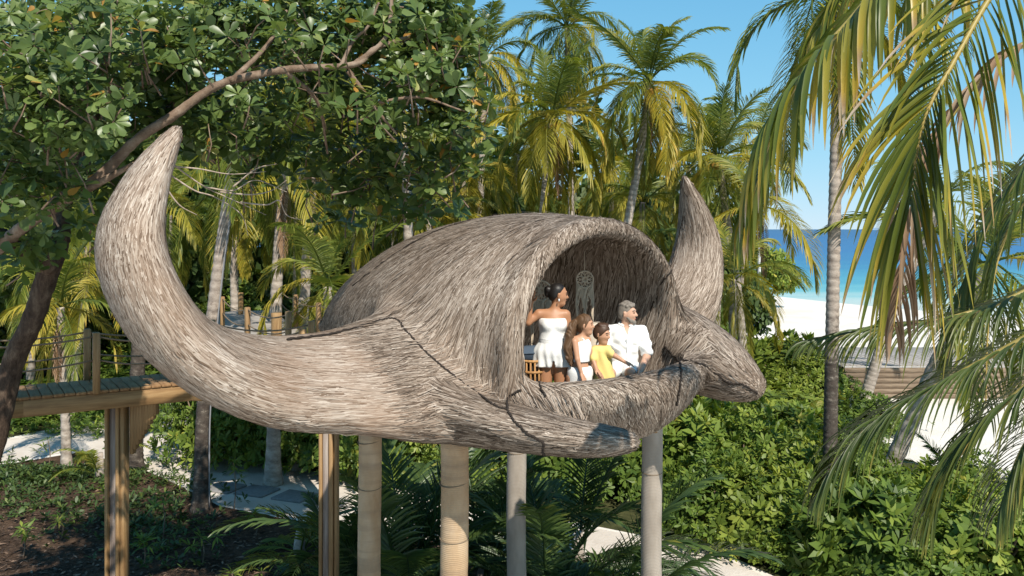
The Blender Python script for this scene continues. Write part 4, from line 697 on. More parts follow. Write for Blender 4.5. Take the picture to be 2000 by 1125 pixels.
def man():
    o = np.array([*W(1219, 0, 10.22)[:2], 4.78]); L = Ofs(o); root = empty('person', tuple(o), 'seated bearded man in white linen shirt with one hand on the lip', 'person'); f = fld(o, (-.5, .5), (-.65, .35), (-.7, 1.1))
    f.ell(L(0, 0, .1), (.17, .14, .12), .04); f.cone(L(0, 0, .12), .135, L(.0, .0, .32), .13, .06); f.ell(L(.0, .0, .42), (.175, .12, .17), .05); f.cone(L(-.17, 0, .545), .058, L(.17, 0, .545), .058, .04); f.cone(L(.01, .0, .56), .058, L(.025, -.01, .67), .054, .03); q = head(f, L(.035, -.015, .745), -22, 1.06, 0)
    for e, kx in ((-1, -.2), (1, .02)):
        f.cone(L(.09 * e, -.02, .1), .088, L(kx, -.37, .12), .062, .03); f.cone(L(kx, -.37, .12), .058, L(kx + .02, -.3, -.33), .04, .02); f.cone(L(kx + .02, -.3, -.35), .04, L(kx + .03, -.42, -.4), .03, .02)
    f.cone(L(.2, 0, .53), .055, L(.245, -.10, .27), .043, .02); f.cone(L(.245, -.10, .27), .042, L(.11, -.44, .105), .028, .02); hand(f, L(.105, -.452, .10), (-.45, -.9, -.35), (0, -.3, -1), L=.19, r=.0095, curl=.25, thumb=1)
    f.cone(L(-.2, 0, .53), .055, L(-.27, -.12, .28), .043, .02); f.cone(L(-.27, -.12, .28), .042, L(-.29, -.42, .10), .028, .02); hand(f, L(-.288, -.43, .095), (.3, -.9, -.35), (0, -.3, -1), L=.19, r=.0095, curl=.25, thumb=-1)
    fmesh('body', f, 'skin_fair', root); face_bits(q, 1.06, root, 'grey_hair')
    g = fld(o, (-.45, .45), (-.4, .35), (-.05, .8)); g.cone(L(0, 0, .08), .165, L(0, 0, .32), .15, .06); g.ell(L(.0, .0, .42), (.195, .142, .185), .05); g.cone(L(-.17, 0, .55), .07, L(.17, 0, .55), .07, .04); g.cone(L(.2, 0, .53), .073, L(.245, -.075, .325), .075, .02); g.cone(L(-.2, 0, .53), .073, L(-.26, -.085, .34), .075, .02); g.cone(L(.01, -.005, .585), .07, L(.015, -.01, .625), .064, .02)
    X = (g.lo[0] + g.h * np.arange(g.n[0]) - o[0])[:, None, None]; Y = (g.lo[1] + g.h * np.arange(g.n[1]) - o[1])[None, :, None]; zz = (g.lo[2] + g.h * np.arange(g.n[2]) - o[2])[None, None, :]; g.d = g.d + (.006 * np.sin(X * 38 + zz * 26 + 2 * np.sin(zz * 17)) + .004 * np.sin(zz * 60 - X * 25)).astype(np.float32) + 0 * g.d
    vn = np.maximum(np.abs(X - .02) - (zz - .5) * .3, Y + .02); g.d = np.maximum(g.d, -(vn + 0 * g.d).astype(np.float32)); g.d = np.maximum(g.d, np.maximum(zz - .635, .03 - zz).astype(np.float32)); fmesh('linen_shirt', g, 'white_linen', root)
    b = MB(); b.tube(np.array([L(.018 + .075 * math.cos(t), -.005 + .07 * math.sin(t), .625 + .018 * math.sin(t)) for t in np.linspace(-1.15, 4.3, 22)]), .016, 6); b.build('collar', 'white_linen', root, True)
    b = MB(); b.box(L(.02, -.152, .33), (.026, .02, .3), .003); b.build('placket', 'white_linen', root)
    g = fld(o, (-.45, .45), (-.6, .3), (-.25, .4))
    for e, kx in ((-1, -.17), (1, .02)): g.cone(L(.09 * e, -.02, .1), .105, L(kx, -.31, .125), .09, .03)
    g.ell(L(0, 0, .1), (.185, .155, .13), .04); fmesh('shorts', g, 'white_linen', root)
    g = fld(o, (-.25, .3), (-.25, .25), (.55, 1.0), .0075); a = R(-22); c_, s_ = math.cos(a), math.sin(a); g.ell(q(-.012, 0, .04), (.098, .084, .092), .015, a); g.ell(q(-.045, 0, -.005), (.068, .08, .07), .02, a); ref = q(.06, 0, .065)
    fx = ((g.lo[0] + g.h * np.arange(g.n[0]) - ref[0])[:, None, None] * c_ + (g.lo[1] + g.h * np.arange(g.n[1]) - ref[1])[None, :, None] * s_); fz = (g.lo[2] + g.h * np.arange(g.n[2]) - ref[2])[None, None, :]; g.d = np.maximum(g.d, (.75 * fx - .66 * fz).astype(np.float32))
    for i in range(60): t = random.uniform(0, 6.28); rr = random.random() ** .5; g.ell(q(-.005 + .08 * rr * math.cos(t), .07 * rr * math.sin(t), .115 - .035 * rr + .02 * random.random()), (.019, .019, .019), .008)
    fmesh('hair', g, 'grey_hair', root)
    g = fld(o, (-.25, .3), (-.25, .25), (.5, .9), .0075); g.cone(q(.05, -.035, -.075), .024, q(.072, 0, -.092), .024, .02); g.cone(q(.05, .035, -.075), .024, q(.072, 0, -.092), .024, .02); g.cone(q(.02, -.065, -.04), .014, q(.05, -.04, -.075), .02, .015); g.cone(q(.02, .065, -.04), .014, q(.05, .04, -.075), .02, .015); fmesh('beard', g, 'grey_hair', root)
    return root
woman(); girl(); boy(); man()

# ================================================================== PALMS
ELS = (80, 62, 46, 30, 14, -4, -24, -48, -70); FM = {}
for e in ELS:
    for m in ('frond_green', 'frond_yellow'):
        if (m == 'frond_yellow') and e > 50: continue
        FM[e, m] = [frond_mesh('frond', e, 3.9, m, int(e) * 7 + 1000 + k, 56, .05, (.72, 1.0, 1.22)[k] * (.62 if e > 55 else .85 if e > 35 else 1), (.7, 1.0, 1.3)[k] if e > 20 else 1.25, .92, .35) for k in range(3)]
FM['dead'] = [frond_mesh('frond', -72, 3.0, 'frond_dead', 5, 30, .05, .6, 1.6, .7, .3)]
def trunk_mesh(P, r0, r1, step, mat, sides=10):
    ln = np.linalg.norm(np.diff(P, axis=0), axis=1).sum(); n = max(12, int(ln / step)); n += n % 3; Q = catmull(P, n); t = np.linspace(0, 1, n); r = r0 + (r1 - r0) * t ** .6 + r0 * .55 * np.exp(-t * 26); ph = np.arange(n) % 3; r = r * np.where(ph == 0, .955, np.where(ph == 1, 1.03, 1.0)); V, F = tube(Q, r, sides); sh = np.repeat(np.where(ph == 0, 1.0, np.where(ph == 1, .12, 0.0)) * rng.uniform(.4, 1, n), sides); return npmesh('trunk', V, F, sh, True, [mat])
def coconut_mesh():
    ph = np.linspace(0, np.pi, 7); t = np.linspace(0, 2 * np.pi, 9)[:-1]; V = [(.12 * math.sin(p) * math.cos(a), .12 * math.sin(p) * math.sin(a), .15 * math.cos(p)) for p in ph for a in t]; return npmesh('coconut', V, [(i * 8 + j, (i + 1) * 8 + j, (i + 1) * 8 + (j + 1) % 8, i * 8 + (j + 1) % 8) for i in range(6) for j in range(8)], None, True, ['husk'])
CN = coconut_mesh()
def palm(bpx, d, cpx, cpy, label, r=.15, nf=27, fl=.9, yel=0.25, dead=1, nuts=0, mids=(), dc=None, mat='palm_bark', step=.07, seed=0, group='coconut palms', emax=84, emin=-52, ex=1.12):
    rr = random.Random(seed + int(bpx * 3 + cpy)); base = G(bpx, d, -.05); top = W(cpx, cpy, dc or d); root = empty('coconut_palm', tuple(base), label, 'palm tree', group)
    P = [base] + [W(*m) for m in mids] + [top] if mids else [base, base * .65 + top * .35 + np.array([(base[0] - top[0]) * .12, 0, 0]), base * .3 + top * .7 + np.array([(base[0] - top[0]) * .06, 0, 0]), top]
    add_local('trunk', trunk_mesh(np.array(P) - base, r * 1.2, r * .8, step, mat), root); off = top - base; a = rr.uniform(0, 6)
    for i in range(nf):
        u = (i + .5) / nf; e = emax + (emin - emax) * u ** ex + rr.gauss(0, 5); key = min(ELS, key=lambda q: abs(q - e)); yl = rr.random() < yel * (0.15 + 1.3 * u); m = 'frond_yellow' if yl and key <= 46 else 'frond_green'; me = rr.choice(FM[key, m]); sc = fl * rr.uniform(.85, 1.1) * (.75 if e > 70 else 1); a += 2.39996 + rr.gauss(0, .12)
        add_local('frond', me, root, tuple(off + np.array([0, 0, rr.uniform(-.1, .15)])), (rr.gauss(0, .12), 0, a), (sc, sc * rr.choice((-1, 1)), sc))
    for i in range(dead): add_local('dead_frond', FM['dead'][0], root, tuple(off + [0, 0, -.15]), (0, 0, rr.uniform(0, 6.28)), rr.uniform(.6, 1.0) * fl)
    for i in range(nuts):
        t = i * 2.4; add_local('coconut', CN, root, tuple(off + np.array([.2 * math.cos(t), .2 * math.sin(t), -.2 - .05 * (i % 3)])), (rr.random(), rr.random(), t), rr.uniform(.8, 1.1))
    return root
# those one can point to in the photograph
palm(1030, 30, 1078, 232, 'coconut palm with golden lower fronds right above the top of the thatched dome', nf=30, yel=.75, seed=1, r=.15, nuts=4, dead=2)
palm(1165, 30, 1268, 165, 'slim leaning coconut palm standing right of the golden palm over the dome', nf=30, yel=.6, seed=2, mids=((1215, 500, 30), (1250, 300, 30)), nuts=3)
palm(1120, 39, 1108, 55, 'coconut palm cut by the top edge behind the golden palm', nf=28, yel=.35, seed=3, dead=0)
palm(930, 38, 948, 112, 'coconut palm in the sky gap beside the broadleaf tree edge', nf=28, yel=.55, seed=4)
palm(1460, 33, 1405, 312, 'coconut palm bearing orange nuts behind the far wing tip', nf=30, yel=.55, seed=5, nuts=8, mids=((1440, 560, 33), (1418, 420, 33)))
palm(1440, 44, 1485, 262, 'smaller coconut palm farthest right of the inland row', nf=14, yel=.3, seed=6)
palm(1330, 41, 1345, 330, 'coconut palm crown filling the gap behind the far wing', nf=22, yel=.5, seed=7)
palm(1190, 42, 1195, 330, 'coconut palm crown low behind the dome between two taller palms', nf=22, yel=.5, seed=8)
palm(800, 26, 782, 150, 'pale straight palm trunk rising left of the dome top', nf=20, yel=.35, seed=9, r=.145, mids=((797, 440, 26), (786, 260, 26)))
palm(585, 24, 605, 250, 'pale leaning palm trunk right of the timber pile, behind the wing hollow', nf=20, yel=0.25, seed=10, r=.16, mids=((590, 640, 24), (608, 400, 24)), dead=2)
palm(533, 22.5, 560, 330, 'grey palm trunk hanging with fronds directly behind the timber pile', nf=12, yel=.35, seed=11, mids=((538, 620, 22.5), (548, 440, 22.5)), dead=2)
p16 = palm(393, 20.4, 476, 165, 'dark palm trunk with a grey cable, standing on the mulch under the wing', nf=9, yel=.35, seed=12, r=.15, mids=((397, 800, 20.4), (422, 560, 20.4), (450, 360, 20.4)), mat='palm_bark_dark_foot')
palm(140, 30, 172, 470, 'thin pale palm trunk beyond the boardwalk at the left', nf=18, yel=0.2, seed=13, r=.12, mids=((150, 700, 30), (165, 590, 30)))
palm(262, 23.8, 285, 380, 'dark palm stub standing at the bend of the sand path', nf=6, yel=.3, seed=14, r=.2, mat='palm_bark_dark_foot', mids=((265, 800, 23.8), (275, 600, 23.8)))
palm(575, 36, 578, 395, 'small yellowish palm far behind between two trunks', nf=18, yel=.85, seed=15, r=.1)
palm(900, 34, 905, 335, 'coconut palm with golden skirt left behind the dome crest', nf=28, yel=.7, seed=16)
palm(845, 31, 838, 420, 'low coconut palm peeping over the left shoulder of the dome', nf=20, yel=0.35, seed=17)
palm(700, 33, 690, 390, 'coconut palm with hanging fronds left of the pale straight trunk', nf=22, yel=0.35, seed=18, dead=2)
palm(1000, 45, 1010, 300, 'distant coconut palm between the golden palm and the sky gap palm', nf=22, yel=.4, seed=19)
palm(1240, 36, 1255, 395, 'low coconut palm just behind the right rim of the dome', nf=20, yel=.65, seed=20)
palm(460, 30, 455, 350, 'coconut palm hidden behind the upturned wing with drooping fronds', nf=20, yel=0.2, seed=21)
palm(330, 34, 330, 420, 'coconut palm seen through the hollow of the upturned wing', nf=20, yel=0.2, seed=22)
palm(60, 33, 60, 520, 'coconut palm behind the leaning dark trunk at the left edge', nf=20, yel=0.3, seed=23)
palm(770, 40, 770, 300, 'distant coconut palm behind the pale straight trunk', nf=22, yel=.4, seed=24)
palm(1395, 30, 1480, 395, 'short palm with a strongly leaning pale trunk by the beach bush', nf=7, yel=.75, seed=25, r=.13, mids=((1405, 520, 30), (1440, 450, 30)))
palm(1430, 26, 1432, 545, 'low golden palm between the far wing and the beach bush', nf=16, yel=.8, seed=26, r=.12, fl=.7)
palm(640, 20.5, 640, 560, 'low palm with arching fronds beside the plank bridge', nf=14, yel=.5, seed=27, r=.13, fl=.7)
palm(130, 24, 118, 600, 'low sunlit palm behind the leaning dark trunk', nf=14, yel=.6, seed=28, r=.12, fl=.7)
# right side
palm(1621, 19.3, 1641, -18, 'tall straight palm trunk standing alone before the sea', nf=22, yel=.35, seed=30, r=.148, step=.05, fl=1.05, mat='palm_bark_dark_foot', mids=((1622, 850, 19.3), (1627, 560, 19.3), (1634, 250, 19.3)), emin=-55, dead=1, nuts=5)
palm(1676, 30, 1835, 395, 'leaning pale palm trunk before the timber sea wall', nf=11, yel=.25, seed=31, r=.19, mids=((1700, 745, 30), (1745, 610, 30)))
palm(1690, 20.5, 1935, 520, 'dark leaning palm trunk rising from the shrubs at the right', nf=15, yel=.2, seed=32, r=.2, mat='palm_bark', mids=((1718, 960, 20.5), (1790, 800, 20), (1860, 650, 19.5)), dc=19)
# grey cable running down the dark trunk
P = catmull(np.array([W(409, 990, 20.22), W(411, 800, 20.22), W(432, 560, 20.22), W(458, 360, 20.22)]), 30); b = MB(); b.tube(P, .018, 5); b.build('cable', 'cable', p16, True)

# ------------------------------------------------------------------ the near palm whose leaves hang into the picture from the right
base = np.array([4.55, 5.6, 0.]); near = empty('coconut_palm', tuple(base), 'nearest coconut palm whose long leaves hang in from the upper right', 'palm tree', 'coconut palms'); ctop = np.array([4.3, 5.5, 8.3])
add('trunk', trunk_mesh(np.array([base, base + [.2, .1, 3], base + [.1, 0, 6], ctop]), .18, .12, .05, 'palm_bark', 16), near)
def near_frond(pts, n_pairs, maxlen, wd, grav, seed, singles, ang=(60, 26), start=.12, up=None, lenp=None, tip=.5, rr=.026, mat='near_leaflet', label=None):
    Rc = catmull(np.array([W(*p) if len(p) == 3 else p[0] for p in pts]), 40); b = MB(); b.tube(Rc, np.linspace(rr, .004, 40), 8, np.repeat(np.linspace(.2, .7, 40), 8)); fr = b.build('frond', 'rachis', near, True)
    L = frond_leaflets(Rc, n_pairs, maxlen, wd, grav, ang, 7, start, seed, up, tip, lenp)
    if label: fr['label'] = label
    if singles:
        for V, F, s in L: add('leaflet', npmesh('leaflet', V, F, s, True, [mat]), fr)
    else:
        b = MB()
        for V, F, s in L: b.put(V, F, s)
        add('leaflets', b.mesh('leaflets', mat, True), fr)['kind'] = 'stuff'
    return fr
near_frond([(2060, -190, 5.3), (1995, -90, 5.2), (1930, 0, 5.1), (1861, 123, 5.0), (1813, 213, 4.95), (1790, 300, 4.95), (1776, 400, 5.0)], 48, 1.0, .036, 1.0, 41, True, ang=(40, 16), lenp=([0, .12, .35, .7, .9, 1], [.5, .8, 1, 1, .95, .9]), up=np.array([-.15, -.95, .25]), tip=.6, label='widest near leaf with its rib slanting down from the top right')
near_frond([(2040, -120, 5.9), (1880, -90, 5.9), (1740, -40, 5.9), (1650, 50, 5.9), (1573, 139, 5.9), (1520, 232, 5.95), (1483, 340, 6.0), (1458, 428, 6.0)], 64, .98, .044, 4.2, 42, True, ang=(74, 48), lenp=([0, .15, .55, .85, 1], [.7, .95, 1, .75, .35]), tip=.45, label='near leaf arching left with leaflets hanging like a curtain')
near_frond([(2080, 60, 6.3), (1960, 110, 6.3), (1850, 240, 6.4), (1790, 380, 6.4), (1762, 520, 6.4), (1745, 640, 6.4)], 30, .85, .036, 2.8, 43, False, ang=(50, 15), tip=.3, mat='frond_dead')
near_frond([(2120, 480, 7.0), (2000, 570, 7.0), (1850, 622, 7.0), (1720, 640, 7.1), (1580, 668, 7.2)], 58, .7, .021, 2.2, 44, False, ang=(58, 18), tip=.35, mat='frond_olive')
near_frond([(2120, 590, 6.6), (2000, 660, 6.6), (1850, 742, 6.7), (1720, 815, 6.8), (1645, 890, 6.8), (1612, 950, 6.8)], 66, .8, .021, 1.9, 45, False, ang=(58, 20), tip=.35, mat='frond_olive')
near_frond([(2140, 640, 6.2), (2020, 740, 6.2), (1920, 830, 6.3), (1850, 930, 6.4), (1818, 1010, 6.4)], 58, .76, .021, 1.5, 46, False, ang=(55, 20), tip=.35, mat='frond_olive')
near_frond([(2120, 200, 7.2), (2020, 300, 7.2), (1930, 440, 7.3), (1880, 560, 7.3), (1850, 700, 7.4)], 42, .8, .024, 2.2, 47, False, ang=(56, 18), tip=.4, mat='frond_olive')
near_frond([(2160, 700, 6.0), (2060, 790, 6.0), (1990, 890, 6.0), (1955, 1000, 6.0)], 46, .7, .021, 1.8, 48, False, tip=.3, mat='frond_olive')
near_frond([(2100, 330, 7.8), (2010, 380, 7.8), (1950, 500, 7.9), (1930, 640, 7.9), (1925, 800, 8.0)], 42, .8, .024, 2.4, 49, False, tip=.4, mat='frond_olive')
near_frond([(2060, -140, 6.6), (1900, -160, 6.6), (1760, -110, 6.7), (1660, -30, 6.8), (1600, 60, 6.8)], 46, .8, .034, 2.4, 50, False, tip=.3)

# ================================================================== BROADLEAF TREE AT THE LEFT
alm = empty('almond_tree', tuple(G(-60, 11.4)), 'large broadleaf tree with dark leaning trunk and paddle leaves filling the top left', 'tree')
def limb(name, pts, r0, r1, mat, n=None, sides=12, rough=.03):
    P = catmull(np.array([W(*p) for p in pts]), n or 10 * len(pts)); m = len(P); r = np.linspace(r0, r1, m) * (1 + rng.normal(0, rough, m)); V, F = tube(P, r, sides); V = V + rng.normal(0, r0 * .035, V.shape); return add(name, npmesh(name, V, F, None, True, [mat]), alm)
limb('trunk', [(-60, 1426, 11.4), (-40, 1000, 11.4), (-5, 840, 11.4), (25, 710, 11.4), (62, 630, 11.3), (92, 540, 11.2), (105, 500, 11.1)], .15, .12, 'bark_dark', 40, 14)
limb('limb', [(100, 520, 11.1), (60, 490, 10.8), (20, 470, 10.6), (-40, 440, 10.4)], .14, .09, 'bark_dark')
limb('limb', [(102, 515, 11.1), (118, 470, 11.2), (125, 400, 11.4), (160, 300, 11.6), (200, 150, 11.8), (215, 0, 12)], .12, .06, 'bark_dark')
limb('limb', [(-20, 500, 10.4), (50, 440, 10.2), (120, 395, 10.1), (190, 350, 10.0), (265, 275, 10.0), (340, 225, 10.0), (430, 165, 10.1), (560, 136, 10.3), (690, 126, 10.5), (732, 95, 10.6), (800, 72, 10.8)], .08, .025, 'bark_branch')
limb('limb', [(690, 126, 10.5), (745, 85, 10.6), (762, 40, 10.7), (765, -40, 10.8)], .032, .022, 'bark_branch')
limb('branch', [(680, 140, 10.5), (715, 185, 10.5), (740, 220, 10.6), (775, 262, 10.7)], .03, .012, 'bark_branch')
limb('branch', [(665, 130, 10.5), (690, 80, 10.6), (720, 50, 10.6), (740, 5, 10.6)], .025, .012, 'bark_branch')
limb('branch', [(160, 375, 10.0), (215, 345, 9.9), (262, 320, 9.8)], .05, .025, 'bark_branch')
limb('branch', [(450, 160, 10.1), (520, 90, 10.4), (560, 20, 10.6)], .035, .015, 'bark_branch')
limb('branch', [(740, 200, 10.6), (820, 190, 11), (900, 215, 11.2)], .022, .01, 'bark_branch')
limb('branch', [(560, 140, 10.3), (620, 200, 10.8), (640, 300, 11.4)], .03, .012, 'bark_branch')
for k, pts in enumerate([[(300, 290, 10.2), (350, 330, 10.6), (400, 365, 10.8), (450, 388, 10.9), (520, 420, 11)], [(400, 365, 10.8), (455, 372, 10.8), (500, 352, 10.9), (560, 375, 11)], [(330, 340, 10.5), (380, 372, 10.7), (420, 385, 10.8), (470, 418, 10.9), (485, 460, 11)], [(470, 395, 10.9), (520, 400, 10.9), (545, 392, 10.9), (560, 420, 11), (590, 430, 11)], [(340, 325, 10.5), (390, 330, 10.6), (450, 340, 10.7), (520, 335, 10.8)], [(430, 375, 10.8), (490, 380, 10.8), (530, 372, 10.9), (560, 352, 10.9)], [(320, 360, 10.5), (350, 400, 10.6), (385, 420, 10.7)], [(455, 365, 10.8), (500, 330, 10.8), (540, 320, 10.8)]]):
    limb('dead_twig', pts, .012, .004, 'twig_dry', None, 6)
BL = [(100, 70, 190, 100, 9.6, .9, 190), (80, 200, 150, 100, 9.1, .7, 150), (60, 350, 110, 80, 9.5, .6, 75), (330, 60, 170, 90, 10.9, .8, 170), (320, 210, 140, 90, 11.2, .5, 90), (560, 50, 180, 80, 11.3, .8, 170), (560, 220, 150, 80, 12.0, .8, 55), (760, 50, 140, 80, 11.3, .8, 150), (875, 70, 70, 80, 11.4, .6, 75), (740, 200, 130, 80, 11.7, .8, 95), (880, 190, 75, 75, 11.7, .6, 70), (670, 340, 80, 60, 12.4, .8, 30), (770, 330, 70, 60, 12.2, .6, 30), (860, 340, 60, 50, 12.3, .5, 16), (440, 290, 110, 50, 12.0, .6, 26), (210, 440, 70, 40, 10.8, .5, 22), (40, 480, 80, 50, 10.6, .5, 26), (230, 330, 70, 70, 10.9, .4, 40), (200, 130, 200, 130, 12.0, .5, 130), (600, 90, 300, 90, 12.8, .5, 120), (330, 110, 130, 40, 9.3, .4, 12), (600, 70, 150, 40, 9.6, .4, 14), (500, 205, 110, 40, 9.7, .4, 8), (690, 190, 110, 50, 9.9, .4, 12), (820, 120, 80, 70, 10.2, .4, 28), (560, 330, 120, 50, 12.4, .6, 14), (700, 420, 90, 45, 12.6, .6, 22), (830, 400, 70, 45, 12.6, .6, 16), (900, 290, 60, 50, 12.2, .5, 24), (620, 270, 200, 50, 12.6, .5, 26), (400, 240, 110, 60, 11.4, .4, 26), (60, 130, 150, 60, 8.5, .3, 26), (170, 250, 90, 60, 8.7, .3, 18)]
C = []; A = []
for bx, by, rx, ry, d, rd, nn in BL:
    r_ = rng.normal(0, .55, (nn, 3)); m = np.linalg.norm(r_, axis=1) > 1.15; r_[m] *= (1.15 / np.linalg.norm(r_[m], axis=1))[:, None]
    for q in r_:
        px, py, dd = bx + q[0] * rx, by + q[1] * ry, d + q[2] * rd
        if py > 445 and px > 120: continue
        C.append(W(px, py, dd)); A.append((rng.normal(.15, .5), rng.normal(-.45, .45), rng.normal(.75, .4)))
C = np.array(C); A = np.array(A); P, D, N, LL, WW = rosettes(C, A, rng.uniform(.12, .22, len(C)) * np.clip(C[:, 1] / 10.5, .8, 1.1), 9, (-12, 50), 3, .52); sh = np.clip(np.repeat(rng.normal(.45, .18, len(C)), 9) + rng.normal(0, .12, len(P)) + (rng.random(len(P)) < .012) * .6, 0, 1)
rank = np.argsort(P[:, 1] - 1.5 * (sh > .5) + rng.normal(0, .5, len(P)))      # the nearest leaves become leaves of their own
near_i = rank[:290]; far_i = rank[290:]
V, F, k = leaves(P[far_i], D[far_i], N[far_i], LL[far_i], WW[far_i], OBOV, .16, .22); crown = add('crown', npmesh('crown', V, F, np.repeat(sh[far_i], k), True, ['almond_leaf']), alm); crown['kind'] = 'stuff'
for i in near_i:
    V, F, k = leaves(P[i:i + 1] * 0, D[i:i + 1], N[i:i + 1], LL[i:i + 1], WW[i:i + 1], OBOV, .16, .22); add('leaf', npmesh('leaf', V, F, np.full(k, sh[i]), True, ['almond_leaf']), crown, loc=tuple(P[i]))
tw = MB()
for i in range(0, len(C), 3):
    e = C[i]; s0 = e - unit(A[i]) * rng.uniform(.2, .5) + rng.normal(0, .08, 3); tw.tube(np.array([s0, (s0 + e) / 2 + rng.normal(0, .03, 3), e]), np.array([.012, .009, .006]), 4)
tw.build('twigs', 'bark_branch', crown, True)['kind'] = 'stuff'

# ------------------------------------------------------------------ inland broadleaf trees behind the palms
def crown_mesh(seed, n, leaf, lobes=9):
    r = np.random.default_rng(seed); cs = r.normal(0, .45, (lobes, 3)) * [1, 1, .7]; P = []
    for c in cs:
        q = unit(r.normal(0, 1, (n // lobes, 3))) * (r.uniform(.25, .55) * r.uniform(.6, 1.05, (n // lobes, 1))); P.append(c + q)
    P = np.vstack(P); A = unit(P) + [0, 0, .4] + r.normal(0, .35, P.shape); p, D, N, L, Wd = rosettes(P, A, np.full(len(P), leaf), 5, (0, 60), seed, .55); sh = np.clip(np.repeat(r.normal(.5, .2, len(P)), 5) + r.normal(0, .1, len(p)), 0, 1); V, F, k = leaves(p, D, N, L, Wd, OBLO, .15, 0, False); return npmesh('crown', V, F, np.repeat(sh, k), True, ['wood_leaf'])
CM = [crown_mesh(60 + i, 1300, .13) for i in range(3)]
def inland(px, py, d, rx, rz, label, i):
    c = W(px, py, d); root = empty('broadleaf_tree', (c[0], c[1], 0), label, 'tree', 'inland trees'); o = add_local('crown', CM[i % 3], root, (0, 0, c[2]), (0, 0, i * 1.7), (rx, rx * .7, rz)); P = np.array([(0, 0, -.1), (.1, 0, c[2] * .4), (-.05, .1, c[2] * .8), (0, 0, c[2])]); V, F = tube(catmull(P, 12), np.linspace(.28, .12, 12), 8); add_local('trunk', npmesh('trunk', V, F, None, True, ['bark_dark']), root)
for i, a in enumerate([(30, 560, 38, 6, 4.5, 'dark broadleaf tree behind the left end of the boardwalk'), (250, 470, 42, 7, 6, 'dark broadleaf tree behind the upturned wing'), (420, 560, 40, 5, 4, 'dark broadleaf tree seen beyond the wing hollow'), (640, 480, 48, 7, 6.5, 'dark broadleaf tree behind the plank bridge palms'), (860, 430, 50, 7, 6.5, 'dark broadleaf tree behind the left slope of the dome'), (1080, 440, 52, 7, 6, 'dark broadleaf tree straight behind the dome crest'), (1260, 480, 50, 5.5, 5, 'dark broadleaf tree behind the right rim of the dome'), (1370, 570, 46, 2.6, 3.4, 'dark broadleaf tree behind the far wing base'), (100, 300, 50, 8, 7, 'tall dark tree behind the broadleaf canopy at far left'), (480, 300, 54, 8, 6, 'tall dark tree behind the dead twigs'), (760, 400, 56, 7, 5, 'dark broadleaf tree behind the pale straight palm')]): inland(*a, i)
def beach_bush():
    c = W(1490, 545, 70); root = empty('beach_bush', (c[0], c[1], 0), 'rounded green bush spreading over the white beach', 'bush'); me = CM[1].copy(); me.materials[0] = MAT['shrub_leaf']; add_local('crown', me, root, (0, 0, 2.9), (0, 0, 1), (3.0, 2.2, 2.9)); me = CM[2].copy(); me.materials[0] = MAT['shrub_leaf']; add_local('crown', me, root, (-2.6, -.5, 2.0), (0, 0, 2), (2.6, 2.0, 2.3))
    for k in range(4): V, F = tube(np.array([(.3 * k - .5, 0, -.1), (.5 * k - .8, .1, 1.2), (.9 * k - 1.4, .1, 2.6)]), np.array([.12, .09, .05]), 7); add_local('stem', npmesh('stem', V, F, None, True, ['bark_dark']), root)
beach_bush()

# ------------------------------------------------------------------ shrubs
def shrub_mesh(seed, n=250, leaf=.17, nl=8, tpl=OBLO):
    r = np.random.default_rng(seed); q = unit(r.normal(0, 1, (n, 3)) * [1, 1, .9] + [0, 0, .35]); q[:, 2] = np.abs(q[:, 2]); rad = (1 + .22 * np.sin(q[:, 0] * 5 + seed) * np.cos(q[:, 1] * 4 + 2 * seed)) * r.choice([1.0, .97, .82, .65], n); P = q * rad[:, None] * [1, 1, 1.0]; A = unit(q + [0, 0, .55] + r.normal(0, .22, q.shape)); p, D, N, L, Wd = rosettes(P, A, leaf * r.uniform(.8, 1.25, n), nl, (5, 65), seed, .42); sh = np.clip(np.repeat(r.normal(.45, .17, n), nl) + r.normal(0, .1, len(p)), 0, 1); V, F, k = leaves(p, D, N, L, Wd, tpl, .2, 0, False); return npmesh('foliage', V, F, np.repeat(sh, k), True, ['shrub_leaf'])
SM = [shrub_mesh(80 + i, (760, 560, 900, 420)[i], (.105, .14, .085, .19)[i], 8, (OBLO, OBLO, OBLO, LANC)[i]) for i in range(4)]
def stem_mesh():
    b = MB()
    for k in range(7): a = k * .9; b.tube(np.array([(0.03 * k, 0, -.05), (.3 * math.cos(a), .3 * math.sin(a), .35), (.6 * math.cos(a), .6 * math.sin(a), .75)]), np.array([.03, .022, .012]), 5)
    return b.mesh('stems', 'bark_branch', True)
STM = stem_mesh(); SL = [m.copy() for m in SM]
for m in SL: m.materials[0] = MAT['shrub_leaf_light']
def shrub(px, d, r, h, label, i, z=0.0, group='beach shrubs', mat=None):
    root = empty('leafy_shrub', tuple(G(px, d, z)), label, 'shrub', group); hv = 1 + .16 * math.sin(i * 2.7) + .08 * math.sin(i * 5.1); h = h * hv; o = add_local('foliage', (SL if any(q in label for q in ('sunny', 'bright', 'broad', 'pale tips', 'half height')) else SM)[i % 4], root, (0, 0, .12 * h), (0, 0, i * 2.1), (r, r, h * .86)); add_local('stems', STM, root, (0, 0, 0), (0, 0, i), (r * .9, r * .9, h * .9)); return root
